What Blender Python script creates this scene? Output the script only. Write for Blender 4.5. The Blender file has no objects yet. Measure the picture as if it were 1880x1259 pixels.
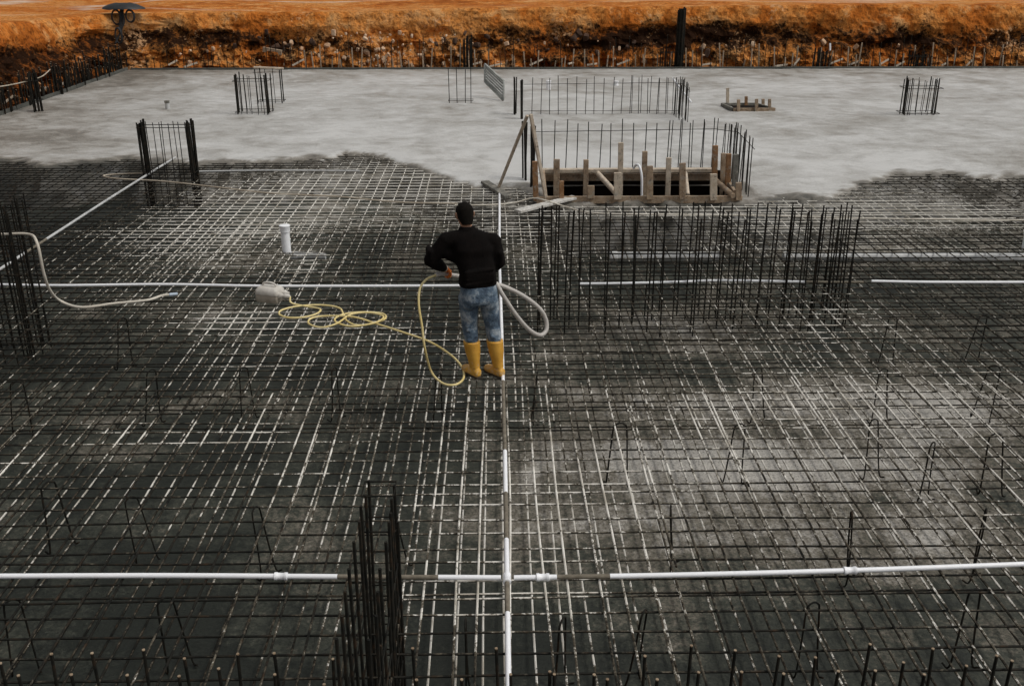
import bpy, math, random
from mathutils import Vector, noise
R = math.radians
rnd = random.Random(7)
scene = bpy.context.scene
col = scene.collection

# ------------------------------------------------------------------ camera, sky, sun, exposure
CAM_H = 4.04
F = 1828.0                                    # focal length in photo pixels (1880 wide)
PITCH = math.atan(740 / F)
YAW = math.atan(32 / F * math.cos(PITCH))
cam_d = bpy.data.cameras.new("camera")
cam_d.sensor_width = 36.0
cam_d.lens = 36.0 * F / 1880.0
cam_d.clip_start = 0.1
cam_d.clip_end = 2000
cam = bpy.data.objects.new("camera", cam_d)
col.objects.link(cam)
cam.location = (0, 0, CAM_H)
cam.rotation_euler = (math.pi / 2 - PITCH, 0, -YAW)
scene.camera = cam

SUN_EL, SUN_AZ = 56.0, 105.0                   # azimuth measured from +Y towards +X
w = bpy.data.worlds.new("World")
scene.world = w
w.use_nodes = True
nt = w.node_tree
bg = nt.nodes["Background"]
sky = nt.nodes.new("ShaderNodeTexSky")
sky.sky_type = 'NISHITA'
sky.sun_disc = False
sky.sun_elevation = R(SUN_EL)
sky.sun_rotation = R(SUN_AZ)
sky.dust_density = 4.0
hs = nt.nodes.new("ShaderNodeHueSaturation")
hs.inputs["Saturation"].default_value = 0.10
nt.links.new(sky.outputs[0], hs.inputs["Color"])
nt.links.new(hs.outputs[0], bg.inputs[0])
bg.inputs[1].default_value = 0.07

sd = bpy.data.lights.new("sun", 'SUN')
sd.energy = 0.9
sd.angle = R(14)
sd.color = (1.0, 0.96, 0.9)
sun = bpy.data.objects.new("sun", sd)
col.objects.link(sun)
sun.rotation_euler = (R(90 - SUN_EL), 0, R(180 - SUN_AZ))

scene.view_settings.view_transform = 'Standard'
scene.view_settings.look = 'None'
scene.view_settings.exposure = 0.46
scene.view_settings.gamma = 1.0

# ------------------------------------------------------------------ layout helpers
cp, sp_, cy, sy = math.cos(PITCH), math.sin(PITCH), math.cos(YAW), math.sin(YAW)
FWD = Vector((sy * cp, cy * cp, -sp_))
RGT = Vector((cy, -sy, 0))
UPV = RGT.cross(FWD)

def ray(px, py):
    return FWD + RGT * ((px - 940) / F) + UPV * ((629.5 - py) / F)

def U(px, py, z=0.0):
    """site point on the level z"""
    d = ray(px, py)
    t = (z - CAM_H) / d.z
    return Vector((0, 0, CAM_H)) + d * t

def UY(px, py, y):
    """site point at the distance y up the site"""
    d = ray(px, py)
    return Vector((0, 0, CAM_H)) + d * (y / d.y)

def interp(x, pts):
    if x <= pts[0][0]:
        return pts[0][1]
    for (a, va), (b, vb) in zip(pts, pts[1:]):
        if x <= b:
            return va + (vb - va) * (x - a) / (b - a)
    return pts[-1][1]

def sstep(a, b, x):
    t = min(1.0, max(0.0, (x - a) / (b - a)))
    return t * t * (3 - 2 * t)

def nz(x, y, z=0.0):
    return noise.noise(Vector((x, y, z)))

def fbm(x, y, z=0.0, o=4):
    return noise.fractal(Vector((x, y, z)), 1.0, 2.0, o)

# ------------------------------------------------------------------ object helpers
def tag(o, label=None, cat=None, group=None, kind=None):
    if label: o["label"] = label
    if cat: o["category"] = cat
    if group: o["group"] = group
    if kind: o["kind"] = kind
    return o

def empty(name, loc, label, cat, group=None):
    o = bpy.data.objects.new(name, None)
    o.empty_display_size = 0.2
    col.objects.link(o)
    o.location = loc
    return tag(o, label, cat, group)

class MB:
    def __init__(self):
        self.v, self.f, self.m, self.a = [], [], [], []

    def add(self, vs, fs, mi=0, at=0.0):
        b = len(self.v)
        self.v += [tuple(p) for p in vs]
        self.f += [tuple(b + i for i in q) for q in fs]
        self.m += [mi] * len(fs)
        if isinstance(at, (int, float)):
            at = [at] * len(vs)
        self.a += at

    def tube(self, pts, r, n=6, mi=0, at=None, caps=True):
        pts = [Vector(p) for p in pts]
        k = len(pts)
        rr = r if isinstance(r, (list, tuple)) else [r] * k
        t0 = (pts[1] - pts[0]).normalized()
        ref = Vector((0, 0, 1)) if abs(t0.z) < 0.9 else Vector((1, 0, 0))
        nrm = (ref - t0 * ref.dot(t0)).normalized()
        vs, av = [], []
        for i in range(k):
            if i == 0: t = t0
            elif i == k - 1: t = (pts[i] - pts[i - 1]).normalized()
            else: t = (pts[i + 1] - pts[i - 1]).normalized()
            nrm = nrm - t * nrm.dot(t)
            if nrm.length < 1e-6:
                nrm = t.orthogonal()
            nrm.normalize()
            bn = t.cross(nrm)
            for j in range(n):
                a = 2 * math.pi * j / n
                vs.append(pts[i] + nrm * (math.cos(a) * rr[i]) + bn * (math.sin(a) * rr[i]))
                av.append(at(pts[i]) if callable(at) else (at or 0.0))
        fs = []
        for i in range(k - 1):
            for j in range(n):
                j2 = (j + 1) % n
                fs.append((i * n + j, i * n + j2, (i + 1) * n + j2, (i + 1) * n + j))
        if caps:
            fs.append(tuple(range(n - 1, -1, -1)))
            fs.append(tuple((k - 1) * n + j for j in range(n)))
        self.add(vs, fs, mi, av)

    def box(self, c, s, rz=0.0, mi=0, ch=0.0):
        """box centred c, size s, turned rz, small chamfer on the upright and level edges"""
        self.beam(Vector(c) - Vector((0, 0, s[2] / 2)), Vector(c) + Vector((0, 0, s[2] / 2)), s[0], s[1],
                  side=Vector((math.cos(rz), math.sin(rz), 0)), mi=mi, ch=ch)

    def beam(self, p, q, wd, hg, side=None, mi=0, ch=0.004):
        """straight timber from p to q, wd along 'side', hg across it"""
        p, q = Vector(p), Vector(q)
        t = (q - p).normalized()
        if side is None:
            side = t.cross(Vector((0, 0, 1)))
            if side.length < 1e-4: side = Vector((1, 0, 0))
        side = (side - t * side.dot(t)).normalized()
        up = side.cross(t)
        a, b = wd / 2, hg / 2
        c = min(ch, a * 0.6, b * 0.6)
        if c <= 0: c = min(a, b) * 0.02
        prof = [(-a + c, -b), (a - c, -b), (a, -b + c), (a, b - c), (a - c, b), (-a + c, b), (-a, b - c), (-a, -b + c)]
        vs = []
        L = (q - p).length
        ends = [(p, 0.0), (p + t * min(c, L * .2), 1), (q - t * min(c, L * .2), 1), (q, 0.0)]
        for (o, full) in ends:
            k = 1.0 if full else 1.0 - min(0.3, c / max(a, b))
            for (x, y) in prof:
                vs.append(o + side * x * k + up * y * k)
        fs = []
        for i in range(3):
            for j in range(8):
                j2 = (j + 1) % 8
                fs.append((i * 8 + j, i * 8 + j2, (i + 1) * 8 + j2, (i + 1) * 8 + j))
        fs.append(tuple(range(7, -1, -1)))
        fs.append(tuple(24 + j for j in range(8)))
        self.add(vs, fs, mi)

    def lathe(self, base, prof, n=20, mi=0, axis=Vector((0, 0, 1))):
        base = Vector(base)
        ax = axis.normalized()
        sx = ax.orthogonal().normalized()
        s2 = ax.cross(sx)
        vs = []
        for (r, h) in prof:
            for j in range(n):
                a = 2 * math.pi * j / n
                vs.append(base + ax * h + sx * (r * math.cos(a)) + s2 * (r * math.sin(a)))
        fs = []
        for i in range(len(prof) - 1):
            for j in range(n):
                j2 = (j + 1) % n
                fs.append((i * n + j, i * n + j2, (i + 1) * n + j2, (i + 1) * n + j))
        fs.append(tuple(range(n - 1, -1, -1)))
        fs.append(tuple((len(prof) - 1) * n + j for j in range(n)))
        self.add(vs, fs, mi)

    def build(self, name, mats, parent=None, smooth=True, attr=True, origin=None):
        if not isinstance(mats, (list, tuple)): mats = [mats]
        me = bpy.data.meshes.new(name)
        off = Vector((0, 0, 0))
        if parent is not None:
            off = Vector(parent.location)
            if parent.parent: off = off + Vector(parent.parent.location)
        elif origin is not None:
            off = Vector(origin)
        me.from_pydata([(a - off.x, b - off.y, c - off.z) for (a, b, c) in self.v], [], self.f)
        for m in mats: me.materials.append(m)
        me.polygons.foreach_set("material_index", self.m)
        if attr:
            at = me.attributes.new("splat", 'FLOAT', 'POINT')
            at.data.foreach_set("value", self.a)
        me.polygons.foreach_set("use_smooth", [smooth] * len(self.f))
        me.update()
        if smooth:
            try: me.set_sharp_from_angle(angle=R(50))
            except Exception: pass
        o = bpy.data.objects.new(name, me)
        col.objects.link(o)
        if parent is not None: o.parent = parent
        elif origin is not None: o.location = off
        return o

def copy_tree(o, parent=None):
    c = o.copy()
    col.objects.link(c)
    if parent is not None: c.parent = parent
    for ch in list(o.children):
        copy_tree(ch, c)
    return c

def smooth_path(pts, k=8, closed=False):
    """Catmull-Rom through the points"""
    pts = [Vector(p) for p in pts]
    out = []
    n = len(pts)
    for i in range(n - 1):
        p0 = pts[i - 1] if i > 0 else pts[0] * 2 - pts[1]
        p1, p2 = pts[i], pts[i + 1]
        p3 = pts[i + 2] if i + 2 < n else pts[-1] * 2 - pts[-2]
        for s in range(k):
            t = s / k
            out.append(0.5 * ((2 * p1) + (p2 - p0) * t + (2 * p0 - 5 * p1 + 4 * p2 - p3) * t * t + (3 * p1 - p0 - 3 * p2 + p3) * t ** 3))
    out.append(pts[-1])
    return out

# ------------------------------------------------------------------ materials
class NT:
    def __init__(self, name):
        self.m = bpy.data.materials.new(name)
        self.m.use_nodes = True
        self.t = self.m.node_tree
        self.b = self.t.nodes["Principled BSDF"]
        self.pos = self.t.nodes.new("ShaderNodeNewGeometry").outputs["Position"]

    def n(self, kind, **kw):
        nd = self.t.nodes.new(kind)
        for k, v in kw.items(): setattr(nd, k, v)
        return nd

    def link(self, a, b): self.t.links.new(a, b)

    def noise(self, scale, detail=4, rough=0.55, dist=0.0, vec=None, stretch=None):
        nd = self.n("ShaderNodeTexNoise")
        nd.inputs["Scale"].default_value = scale
        nd.inputs["Detail"].default_value = detail
        nd.inputs["Roughness"].default_value = rough
        nd.inputs["Distortion"].default_value = dist
        v = vec or self.pos
        if stretch:
            mp = self.n("ShaderNodeMapping")
            mp.inputs["Scale"].default_value = stretch
            self.link(v, mp.inputs["Vector"])
            v = mp.outputs[0]
        self.link(v, nd.inputs["Vector"])
        return nd.outputs["Fac"]

    def ramp(self, fac, stops):
        nd = self.n("ShaderNodeValToRGB")
        e = nd.color_ramp.elements
        while len(e) < len(stops): e.new(0.5)
        for i, (p, c) in enumerate(stops):
            e[i].position = p
            if isinstance(c, (int, float)): c = (c, c, c)
            e[i].color = (*c, 1)
        self.link(fac, nd.inputs[0])
        return nd.outputs[0]

    def mix(self, fac, a, b, mode='MIX'):
        nd = self.n("ShaderNodeMix", data_type='RGBA', blend_type=mode)
        if isinstance(fac, (int, float)): nd.inputs[0].default_value = fac
        else: self.link(fac, nd.inputs[0])
        for s, i in ((a, 6), (b, 7)):
            if isinstance(s, (tuple, list)): nd.inputs[i].default_value = (*s[:3], 1)
            else: self.link(s, nd.inputs[i])
        return nd.outputs[2]

    def math(self, op, a, b=None, c=None, clamp=False):
        nd = self.n("ShaderNodeMath", operation=op, use_clamp=clamp)
        for i, s in enumerate((a, b, c)):
            if s is None: continue
            if isinstance(s, (int, float)): nd.inputs[i].default_value = s
            else: self.link(s, nd.inputs[i])
        return nd.outputs[0]

    def attr(self, name="splat"):
        nd = self.n("ShaderNodeAttribute", attribute_name=name)
        return nd.outputs["Fac"]

    def color(self, s):
        if isinstance(s, (tuple, list)): self.b.inputs["Base Color"].default_value = (*s[:3], 1)
        else: self.link(s, self.b.inputs["Base Color"])

    def rough(self, s):
        if isinstance(s, (int, float)): self.b.inputs["Roughness"].default_value = s
        else: self.link(s, self.b.inputs["Roughness"])

    def bump(self, h, strength=0.5, dist=0.01):
        nd = self.n("ShaderNodeBump")
        nd.inputs["Strength"].default_value = strength
        nd.inputs["Distance"].default_value = dist
        self.link(h, nd.inputs["Height"])
        self.link(nd.outputs[0], self.b.inputs["Normal"])

def m_rebar():
    k = NT("rebar_steel")
    sp = k.attr()
    n1 = k.noise(7.5, 5, 0.70)
    n2 = k.noise(60, 3, 0.6)
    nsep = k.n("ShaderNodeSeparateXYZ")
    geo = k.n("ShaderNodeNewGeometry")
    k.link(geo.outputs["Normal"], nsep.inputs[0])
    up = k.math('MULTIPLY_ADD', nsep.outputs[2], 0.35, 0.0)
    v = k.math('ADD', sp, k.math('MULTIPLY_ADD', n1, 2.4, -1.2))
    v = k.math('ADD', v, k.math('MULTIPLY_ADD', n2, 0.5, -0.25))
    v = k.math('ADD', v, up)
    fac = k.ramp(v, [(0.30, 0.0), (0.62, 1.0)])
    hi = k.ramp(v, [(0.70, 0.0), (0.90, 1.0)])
    steel = k.ramp(k.noise(14, 4, 0.6), [(0.35, (0.006, 0.0065, 0.0055)), (0.55, (0.016, 0.0145, 0.011)), (0.75, (0.045, 0.026, 0.014))])
    cem = k.ramp(k.noise(5, 4, 0.6), [(0.3, (0.055, 0.045, 0.031)), (0.7, (0.135, 0.118, 0.088))])
    c = k.mix(fac, steel, cem)
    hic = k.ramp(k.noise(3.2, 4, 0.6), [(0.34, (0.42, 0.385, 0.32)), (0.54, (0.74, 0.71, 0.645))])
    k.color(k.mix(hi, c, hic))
    k.rough(0.75)
    k.b.inputs["Specular IOR Level"].default_value = 0.15
    k.bump(n2, 0.3, 0.003)
    return k.m

def m_simple(name, c1, c2, scale=8, rough=0.7, metal=0.0, bump=0.2, bd=0.004, det=5, stretch=None, spec=None):
    k = NT(name)
    f = k.noise(scale, det, 0.6, stretch=stretch)
    k.color(k.ramp(f, [(0.3, c1), (0.7, c2)]))
    k.rough(rough)
    k.b.inputs["Metallic"].default_value = metal
    if spec is not None: k.b.inputs["Specular IOR Level"].default_value = spec
    if bump: k.bump(k.noise(scale * 4, 4, 0.6), bump, bd)
    return k.m

def m_floor():
    k = NT("blinding_concrete")
    a = k.attr()
    n1 = k.noise(0.9, 6, 0.62, 0.4)
    n2 = k.noise(22, 4, 0.7)
    n3 = k.noise(4.0, 5, 0.65)
    v = k.math('ADD', a, k.math('MULTIPLY_ADD', n1, 1.7, -0.85))
    v = k.math('ADD', v, k.math('MULTIPLY_ADD', n3, 0.7, -0.35))
    v = k.math('ADD', v, k.math('MULTIPLY_ADD', n2, 0.95, -0.475))
    c = k.ramp(v, [(0.05, (0.016, 0.0195, 0.0135)), (0.34, (0.053, 0.057, 0.042)), (0.62, (0.185, 0.165, 0.130)), (1.0, (0.50, 0.475, 0.43))])
    speck = k.ramp(k.noise(48, 4, 0.7), [(0.38, 0.25), (0.52, 1.0)])
    c = k.mix(0.7, c, speck, 'MULTIPLY')
    k.color(c)
    k.rough(k.ramp(v, [(0.1, 0.6), (0.5, 0.9)]))
    k.bump(k.math('ADD', n2, k.math('MULTIPLY', n3, 2.0)), 0.5, 0.012)
    return k.m

def m_slab():
    k = NT("wet_concrete")
    a = k.attr()
    n1 = k.noise(0.42, 6, 0.62, 0.9, stretch=(0.9, 1.0, 1))
    n2 = k.noise(2.6, 5, 0.65, 0.5, stretch=(0.9, 1.0, 1))
    n3 = k.noise(26, 4, 0.7)
    v = k.math('ADD', k.math('MULTIPLY_ADD', n1, 0.72, 0.065), k.math('MULTIPLY_ADD', n2, 0.46, 0.02))
    v = k.math('ADD', v, k.math('MULTIPLY_ADD', n3, 0.34, -0.25))
    v = k.math('ADD', v, k.math('MULTIPLY', a, -0.55))
    c = k.ramp(v, [(0.0, (0.030, 0.030, 0.025)), (0.16, (0.080, 0.074, 0.060)), (0.36, (0.19, 0.172, 0.145)), (0.47, (0.315, 0.298, 0.268)), (0.56, (0.405, 0.395, 0.37)), (0.72, (0.55, 0.545, 0.525))])
    k.color(c)
    k.rough(k.ramp(n2, [(0.35, 0.38), (0.65, 0.7)]))
    k.bump(k.math('ADD', n2, k.math('MULTIPLY', n3, 0.35)), 0.45, 0.035)
    return k.m

def m_earth(name, layered):
    k = NT(name)
    n1 = k.noise(0.35, 6, 0.6, 0.5)
    n2 = k.noise(2.2, 6, 0.65, 0.3)
    n3 = k.noise(9, 5, 0.7)
    v = k.math('ADD', k.math('MULTIPLY', n1, 0.6), k.math('MULTIPLY', n2, 0.4))
    c = k.ramp(v, [(0.36, (0.27, 0.070, 0.011)), (0.46, (0.52, 0.155, 0.025)), (0.55, (0.65, 0.262, 0.066)), (0.68, (0.66, 0.36, 0.15))])
    c = k.mix(k.ramp(n3, [(0.34, 0.85), (0.54, 0.0)]), c, (0.13, 0.042, 0.011))
    c = k.mix(k.ramp(k.noise(1.1, 6, 0.7), [(0.54, 0.0), (0.68, 0.8)]), c, (0.70, 0.40, 0.17))
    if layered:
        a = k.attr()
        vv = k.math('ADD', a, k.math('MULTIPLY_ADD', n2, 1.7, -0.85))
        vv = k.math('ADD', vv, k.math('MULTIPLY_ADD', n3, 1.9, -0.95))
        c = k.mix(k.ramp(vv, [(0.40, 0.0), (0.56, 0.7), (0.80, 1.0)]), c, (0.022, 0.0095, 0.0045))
        pale = k.math('ADD', k.math('MULTIPLY_ADD', k.noise(0.7, 3, 0.5), 0.9, -0.50), k.noise(8, 5, 0.7, vec=None))
        c = k.mix(k.ramp(pale, [(0.60, 0.0), (0.70, 0.8)]), c, (0.64, 0.37, 0.19))
    else:
        n4 = k.noise(0.22, 5, 0.6, 1.2, stretch=(0.35, 1.0, 1))
        c = k.mix(k.ramp(n4, [(0.53, 0.0), (0.63, 0.85)]), c, (0.62, 0.50, 0.40))
    k.color(c)
    k.rough(0.95)
    k.b.inputs['Specular IOR Level'].default_value = 0.05
    k.bump(k.math('ADD', n2, k.math('MULTIPLY', n3, 0.5)), 0.9, 0.10)
    return k.m

def m_boot():
    k = NT("yellow_rubber")
    n = k.noise(7, 4, 0.6); n2 = k.noise(26, 4, 0.65)
    c = k.ramp(n, [(0.3, (0.50, 0.24, 0.026)), (0.7, (0.68, 0.37, 0.055))])
    sp = k.n("ShaderNodeSeparateXYZ"); k.link(k.pos, sp.inputs[0])
    low = k.math('MULTIPLY_ADD', sp.outputs[2], -1.5, 0.33)
    v = k.math('ADD', low, k.math('MULTIPLY_ADD', n2, 1.3, -0.45))
    c = k.mix(k.ramp(v, [(0.38, 0.0), (0.60, 0.75)]), c, (0.60, 0.47, 0.30))
    dk = k.noise(38, 3, 0.6)
    c = k.mix(k.ramp(dk, [(0.66, 0.0), (0.72, 0.8)]), c, (0.09, 0.06, 0.03))
    k.color(c); k.rough(0.5)
    k.bump(n2, 0.15, 0.004)
    return k.m

def m_wood(name, c1, c2):
    k = NT(name)
    n = k.noise(7, 5, 0.6, 0.5)
    n2 = k.noise(55, 4, 0.65)
    v = k.math('ADD', k.math('MULTIPLY', n, 0.65), k.math('MULTIPLY', n2, 0.35))
    c = k.ramp(v, [(0.34, c1), (0.62, c2)])
    st = k.noise(11, 5, 0.7)
    c = k.mix(k.ramp(st, [(0.53, 0.0), (0.62, 0.7)]), c, (0.34, 0.31, 0.26))
    c = k.mix(k.ramp(k.noise(17, 4, 0.65), [(0.30, 0.75), (0.42, 0.0)]), c, (0.045, 0.028, 0.018))
    k.color(c)
    k.rough(0.9)
    k.bump(n2, 0.5, 0.006)
    return k.m

def m_jeans():
    k = NT("blue_denim")
    n1 = k.noise(7, 4, 0.6)
    n2 = k.noise(45, 4, 0.7)
    v = k.math('ADD', k.math('MULTIPLY', n1, 0.75), k.math('MULTIPLY', n2, 0.25))
    k.color(k.ramp(v, [(0.36, (0.020, 0.035, 0.060)), (0.5, (0.095, 0.140, 0.190)), (0.62, (0.34, 0.38, 0.41))]))
    k.rough(0.9)
    k.bump(k.math('ADD', n2, k.math('MULTIPLY', k.noise(16, 3, 0.5, 1.0), 2.0)), 0.6, 0.012)
    return k.m

M = {
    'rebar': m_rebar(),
    'floor': m_floor(),
    'slab': m_slab(),
    'bank': m_earth("orange_earth_bank", True),
    'earth': m_earth("orange_earth", False),
    'pvc': m_simple("white_pvc", (0.84, 0.85, 0.865), (0.91, 0.915, 0.93), 6, 0.4, bump=0.05),
    'pvc_dirty': m_simple("cement_coated_pvc", (0.10, 0.085, 0.06), (0.22, 0.19, 0.145), 14, 0.85),
    'pvc_grey': m_simple("grey_pvc", (0.36, 0.365, 0.36), (0.60, 0.60, 0.59), 5, 0.55),
    'wood': m_wood("form_timber", (0.17, 0.108, 0.064), (0.44, 0.33, 0.225)),
    'wood_rust': m_wood("orange_timber", (0.17, 0.075, 0.028), (0.34, 0.19, 0.09)),
    'wood_pale': m_wood("pale_timber", (0.40, 0.31, 0.22), (0.62, 0.53, 0.42)),
    'wood_grey': m_wood("grey_plank", (0.08, 0.078, 0.065), (0.20, 0.19, 0.165)),
    'wood_white': m_wood("cement_plank", (0.40, 0.385, 0.35), (0.66, 0.64, 0.60)),
    'formply_shade': m_simple("pit_shade_formply", (0.006, 0.004, 0.003), (0.016, 0.010, 0.007), 4, 0.9, spec=0.1),  # near-black: shade of the open pit put into the ply colour
    'edge': m_simple("edge_strip", (0.030, 0.032, 0.027), (0.085, 0.085, 0.072), 3, 0.9),
    'black': m_simple("black_plastic", (0.008, 0.009, 0.010), (0.022, 0.024, 0.026), 9, 0.6),
    'rock': m_simple("pale_rock", (0.34, 0.17, 0.08), (0.70, 0.52, 0.36), 2.4, 0.9, bump=0.5, bd=0.02),
    'rock_dark': m_simple("dark_rock", (0.022, 0.012, 0.008), (0.085, 0.042, 0.022), 2.4, 0.95, bump=0.5, bd=0.02),
    'cable': m_simple("yellow_cable", (0.66, 0.50, 0.17), (0.80, 0.68, 0.36), 3.0, 0.55, bump=0.0),
    'hose_cream': m_simple("cream_hose", (0.50, 0.45, 0.37), (0.66, 0.62, 0.54), 3.0, 0.6, bump=0.0),
    'hose_tan': m_simple("tan_rope", (0.33, 0.27, 0.20), (0.52, 0.46, 0.37), 3.0, 0.8, bump=0.0),
    'hose_grey': m_simple("grey_hose", (0.40, 0.37, 0.34), (0.55, 0.52, 0.48), 8.0, 0.55, bump=0.0),
    'blue_tip': m_simple("blue_grey_fitting", (0.35, 0.42, 0.50), (0.45, 0.52, 0.60), 8.0, 0.5, bump=0.0),
    'box': m_simple("grey_enamel", (0.46, 0.43, 0.38), (0.66, 0.63, 0.58), 9, 0.5),
    'box_low': m_simple("tan_enamel", (0.30, 0.26, 0.21), (0.44, 0.39, 0.32), 9, 0.6),
    'skin': m_simple("skin", (0.33, 0.17, 0.10), (0.40, 0.22, 0.14), 12, 0.6, bump=0.0),
    'hair': m_simple("black_hair", (0.006, 0.005, 0.004), (0.010, 0.008, 0.006), 60, 0.95, bump=0.6, bd=0.006, spec=0.1),
    'jacket': m_simple("black_sweater", (0.0025, 0.0018, 0.0016), (0.006, 0.0042, 0.0036), 14, 0.95, bump=0.4, bd=0.01, spec=0.12),
    'jeans': m_jeans(),
    'boot': m_boot(),
    'sole': m_simple("dark_sole", (0.03, 0.022, 0.015), (0.08, 0.06, 0.04), 12, 0.9),
    'glove': m_simple("orange_glove", (0.55, 0.12, 0.012), (0.68, 0.19, 0.03), 18, 0.75),
    'cuff': m_simple("pale_cuff", (0.5, 0.42, 0.32), (0.62, 0.55, 0.45), 18, 0.8),
    'panel': m_simple("galvanised_panel", (0.16, 0.17, 0.155), (0.40, 0.41, 0.38), 4, 0.6),
    'rust_tip': m_simple("cut_steel_end", (0.16, 0.10, 0.055), (0.40, 0.31, 0.21), 30, 0.6, bump=0.0),
}

# ------------------------------------------------------------------ cement splatter and stains, plus vignette shade painted in at the bottom left
def blob_list(lst):
    return [(U(px, py).x, U(px, py).y, rx, ry, a) for (px, py, rx, ry, a) in lst]

SPL = blob_list([
    (470, 400, 1.6, 2.0, .8), (610, 345, 2.4, 1.3, .7), (330, 440, 1.0, 1.3, .45), (420, 590, .65, .6, .65), (560, 490, .35, .9, .6),
    (520, 590, 1.2, .3, .5), (720, 320, 1.4, 1.6, .7), (860, 780, .7, .9, .45), (940, 930, 1.0, .7, .5), (860, 1090, .55, .5, .5), (1010, 1060, .7, .5, .45),
    (880, 345, 1.1, 1.5, .6), (940, 430, .7, 1.0, .5), (1000, 490, .6, .9, .45), (1150, 390, 2.2, .5, .5), (1500, 375, 2.4, .9, .8), (1680, 400, 2.2, .8, .8),
    (1420, 420, .9, 1.1, .5), (1330, 450, .9, .4, .4), (1540, 590, .9, .9, .45), (1620, 780, 1.6, 1.0, .35), (1820, 700, 1.4, .8, .35), (1340, 650, .9, .6, .3), (1430, 740, 1.2, .6, .3),
    (240, 805, .9, .22, .5), (30, 860, .6, .22, .6), (430, 805, .8, .22, .45), (520, 760, .3, .5, .4), (560, 860, .5, .5, .4), (650, 615, 1.2, .5, .4), (940, 650, .5, .5, .55),
    (780, 640, .5, .5, .3), (1120, 880, .8, .5, .4), (1280, 800, .9, .6, .3), (1850, 960, 1.0, .5, .35),
    (100, 430, 1.2, .5, .3), (110, 345, 2.6, 2.2, -.5), (60, 420, 1.5, 1.5, -.3), (700, 440, 1.1, .5, -.4), (1250, 410, 1.3, .3, -.6), (1720, 440, 3.0, .35, -.4),
    (150, 620, 1.6, .7, -.25), (200, 1100, 1.8, .9, -.2)])
STAIN_SHADE = blob_list([
    (1330, 740, 1.3, .45, .62), (1500, 770, .9, .4, .45), (1560, 640, 1.6, .5, .32), (1400, 850, 1.6, .7, .25), (1750, 660, 1.3, .6, .3), (1240, 650, 1.0, .5, .2), (1800, 880, 1.0, .6, .25),
    (1100, 760, 1.0, .7, .18), (1000, 880, 1.0, .6, .10), (200, 735, .6, .2, .42), (320, 650, 1.2, .3, .25), (620, 930, .8, .3, .2), (900, 1000, 1.0, .6, .08),
    (480, 400, 1.8, 1.6, .28), (640, 330, 2.4, 1.2, .25), (1500, 380, 2.6, .9, .25), (270, 490, 1.4, .5, .25), (1300, 520, 1.0, .4, .3), (1150, 390, 2.0, .5, .35),
    (350, 760, 1.8, .7, -.22), (80, 370, 3, 2.2, -.4), (300, 1100, 2.4, 1.0, -.13), (1250, 410, 1.3, .4, -.4), (700, 450, 1.2, .5, -.3), (150, 600, 1.5, .6, -.1), (1700, 450, 3, .5, -.3)])

def field(lst, x, y):
    s = 0.0
    for (bx, by, rx, ry, a) in lst:
        dx, dy = (x - bx) / rx, (y - by) / ry
        q = dx * dx + dy * dy
        if q < 9: s += a * math.exp(-q)
    return s

def spl(p, base=0.0):
    return base + field(SPL, p.x, p.y)

# front line of the fresh concrete
FRONT_PX = [(-260, 283), (0, 286), (120, 296), (250, 287), (380, 292), (520, 290), (640, 277), (730, 284), (790, 312), (850, 326), (950, 346), (1010, 372), (1380, 372), (1440, 356),
            (1510, 356), (1570, 330), (1640, 312), (1720, 308), (1800, 318), (1880, 318), (2200, 322)]
FRONT = [(U(x, y).x, U(x, y).y) for (x, y) in FRONT_PX]
FRONT.sort()
def yfront(x):
    return interp(x, FRONT) + 0.30 * nz(x * 1.3, 3.1) + 0.15 * nz(x * 4.0, 9.0)

LEFT_X = -12.15
FAR_Y = 34.2
FLOOR_Z = -0.60
# lift pit
PF = U(1003, 368, 0.06); PR = U(1352, 368, 0.06)
PIT_X0, PIT_X1 = PF.x + .02, PR.x
PIT_Y0 = PF.y + 0.05
PIT_Y1 = PIT_Y0 + 1.05

# ------------------------------------------------------------------ ground
def axis(spans):
    out = []
    for (a, b, s) in spans:
        n = max(1, round((b - a) / s))
        out += [a + (b - a) * i / n for i in range(n)]
    out.append(spans[-1][1])
    return out

def terrain(x, y):
    """level of the ground outside the excavation, 0 weight inside"""
    d = max(LEFT_X - 0.9 - x, y - (FAR_Y + 1.2))
    return d

BANK_H = 1.50
def bank_top(x, y):
    return 1.42 + 0.30 * sstep(-17, -13.5, x) + 0.36 * sstep(33, 25, y) * sstep(-10, -12, x) + 0.14 * sstep(-8, 0, x) + 0.10 * sstep(2, 9, x) + 0.07 * nz(x * 0.15, y * 0.15)

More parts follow.
